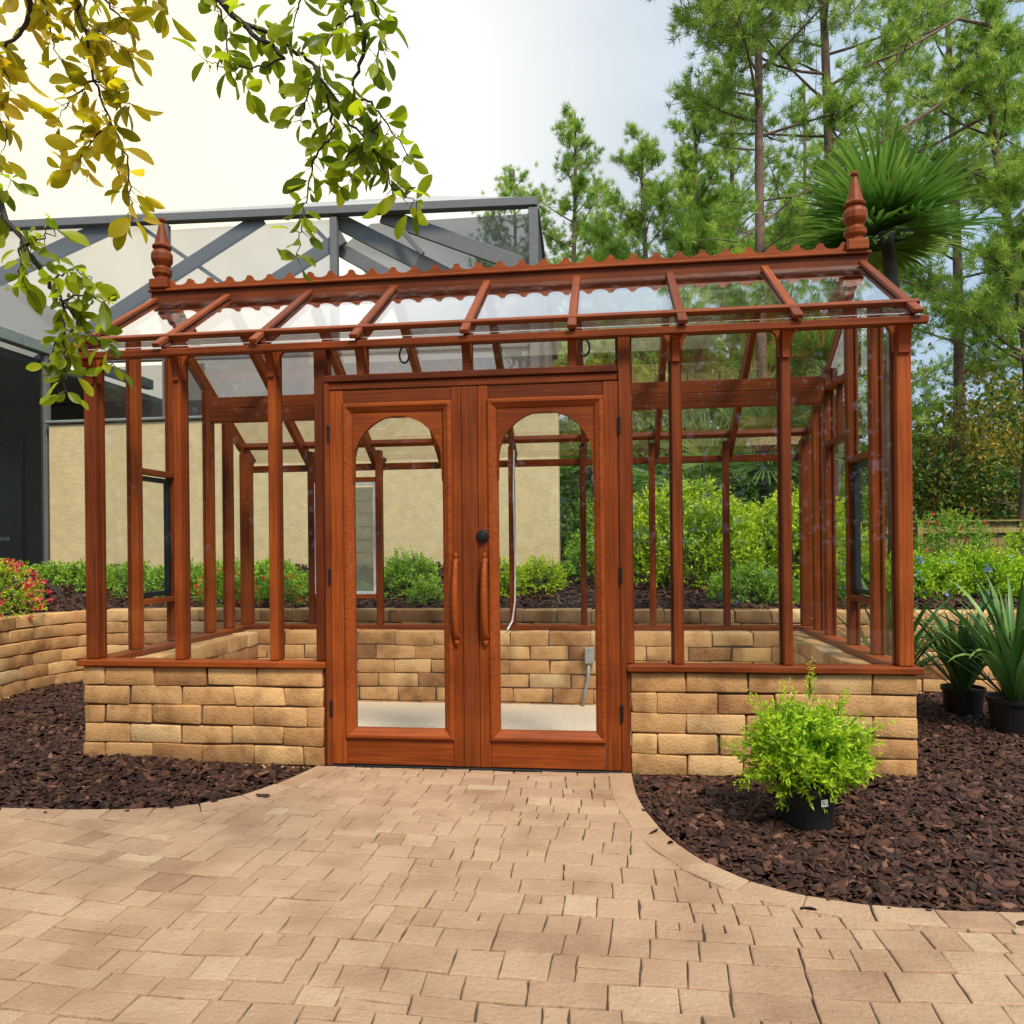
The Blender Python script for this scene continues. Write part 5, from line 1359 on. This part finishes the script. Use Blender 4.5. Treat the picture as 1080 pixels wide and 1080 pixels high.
# high thin cloud: white veil, thicker towards a sun glow painted at upper left, away from the sun lamp
geo = N(nd, 'ShaderNodeTexCoord'); sd_ = (sin(SUN_AZ) * cos(SUN_EL), cos(SUN_AZ) * cos(SUN_EL), sin(SUN_EL)); gl_ = Vector((sin(radians(-36)) * .9, cos(radians(-36)) * .9, .44)).normalized()
dot = N(nd, 'ShaderNodeVectorMath', operation='DOT_PRODUCT'); dot.inputs[1].default_value = gl_; ln.new(geo.outputs['Generated'], dot.inputs[0])
no = N(nd, 'ShaderNodeTexNoise'); no.inputs['Scale'].default_value = 2.2; no.inputs['Detail'].default_value = 7; no.inputs['Distortion'].default_value = .4
mp = N(nd, 'ShaderNodeMapping'); mp.inputs['Scale'].default_value = (1, 1, 2.6); ln.new(geo.outputs['Generated'], mp.inputs[0]); ln.new(mp.outputs[0], no.inputs['Vector'])
mr = N(nd, 'ShaderNodeMapRange'); mr.inputs['From Min'].default_value = .3; mr.inputs['From Max'].default_value = .97; mr.inputs['To Min'].default_value = .78; mr.inputs['To Max'].default_value = .95
ln.new(dot.outputs['Value'], mr.inputs['Value'])
ma = N(nd, 'ShaderNodeMath', operation='MULTIPLY_ADD', use_clamp=True); ma.inputs[1].default_value = .75; ln.new(no.outputs['Fac'], ma.inputs[0])
sbm = N(nd, 'ShaderNodeMath', operation='ADD'); sbm.inputs[1].default_value = -.32; ln.new(mr.outputs[0], sbm.inputs[0]); ln.new(sbm.outputs[0], ma.inputs[2])
cb = N(nd, 'ShaderNodeBackground'); crp = ramp(nd, [(.45, (.54, .75, .98)), (.78, (.74, .87, 1.0)), (.93, (.98, .97, .92)), (1.0, (1.0, .88, .62))]); ln.new(dot.outputs['Value'], crp.inputs[0]); ln.new(crp.outputs[0], cb.inputs[0])
g1 = N(nd, 'ShaderNodeMapRange'); g1.inputs['From Min'].default_value = .82; g1.inputs['From Max'].default_value = 1.0
ln.new(dot.outputs['Value'], g1.inputs['Value'])
g2 = N(nd, 'ShaderNodeMath', operation='POWER'); g2.inputs[1].default_value = 1.6; ln.new(g1.outputs[0], g2.inputs[0])
g3 = N(nd, 'ShaderNodeMath', operation='MULTIPLY_ADD'); g3.inputs[1].default_value = .55; g3.inputs[2].default_value = .88; ln.new(g2.outputs[0], g3.inputs[0])
# the veil is also brighter around the sun itself
d2 = N(nd, 'ShaderNodeVectorMath', operation='DOT_PRODUCT'); d2.inputs[1].default_value = sd_; ln.new(geo.outputs['Generated'], d2.inputs[0])
h1 = N(nd, 'ShaderNodeMath', operation='MAXIMUM'); h1.inputs[1].default_value = 0; ln.new(d2.outputs['Value'], h1.inputs[0])
h2 = N(nd, 'ShaderNodeMath', operation='POWER'); h2.inputs[1].default_value = 2; ln.new(h1.outputs[0], h2.inputs[0])
h3 = N(nd, 'ShaderNodeMath', operation='MULTIPLY_ADD'); h3.inputs[1].default_value = 1.1; ln.new(h2.outputs[0], h3.inputs[0]); ln.new(g3.outputs[0], h3.inputs[2]); ln.new(h3.outputs[0], cb.inputs[1])
mx = N(nd, 'ShaderNodeMixShader'); ln.new(ma.outputs[0], mx.inputs[0]); ln.new(bg.outputs[0], mx.inputs[1]); ln.new(cb.outputs[0], mx.inputs[2]); ln.new(mx.outputs[0], out.inputs[0])
sl = bpy.data.lights.new('sun', 'SUN'); sl.energy = 4.2; sl.angle = radians(13); sl.color = (1, .90, .74)
so = bpy.data.objects.new('sun', sl); COL.objects.link(so); so.rotation_euler = Vector(sd_).to_track_quat('Z', 'Y').to_euler()

scene.view_settings.view_transform = 'Standard'; scene.view_settings.look = 'None'; scene.view_settings.exposure = 0; scene.view_settings.gamma = 1
cy = scene.cycles
cy.max_bounces = 8; cy.transparent_max_bounces = 24; cy.diffuse_bounces = 3; cy.glossy_bounces = 3; cy.transmission_bounces = 4
cy.use_denoising = True; cy.sample_clamp_indirect = 6; cy.caustics_reflective = False; cy.caustics_refractive = False
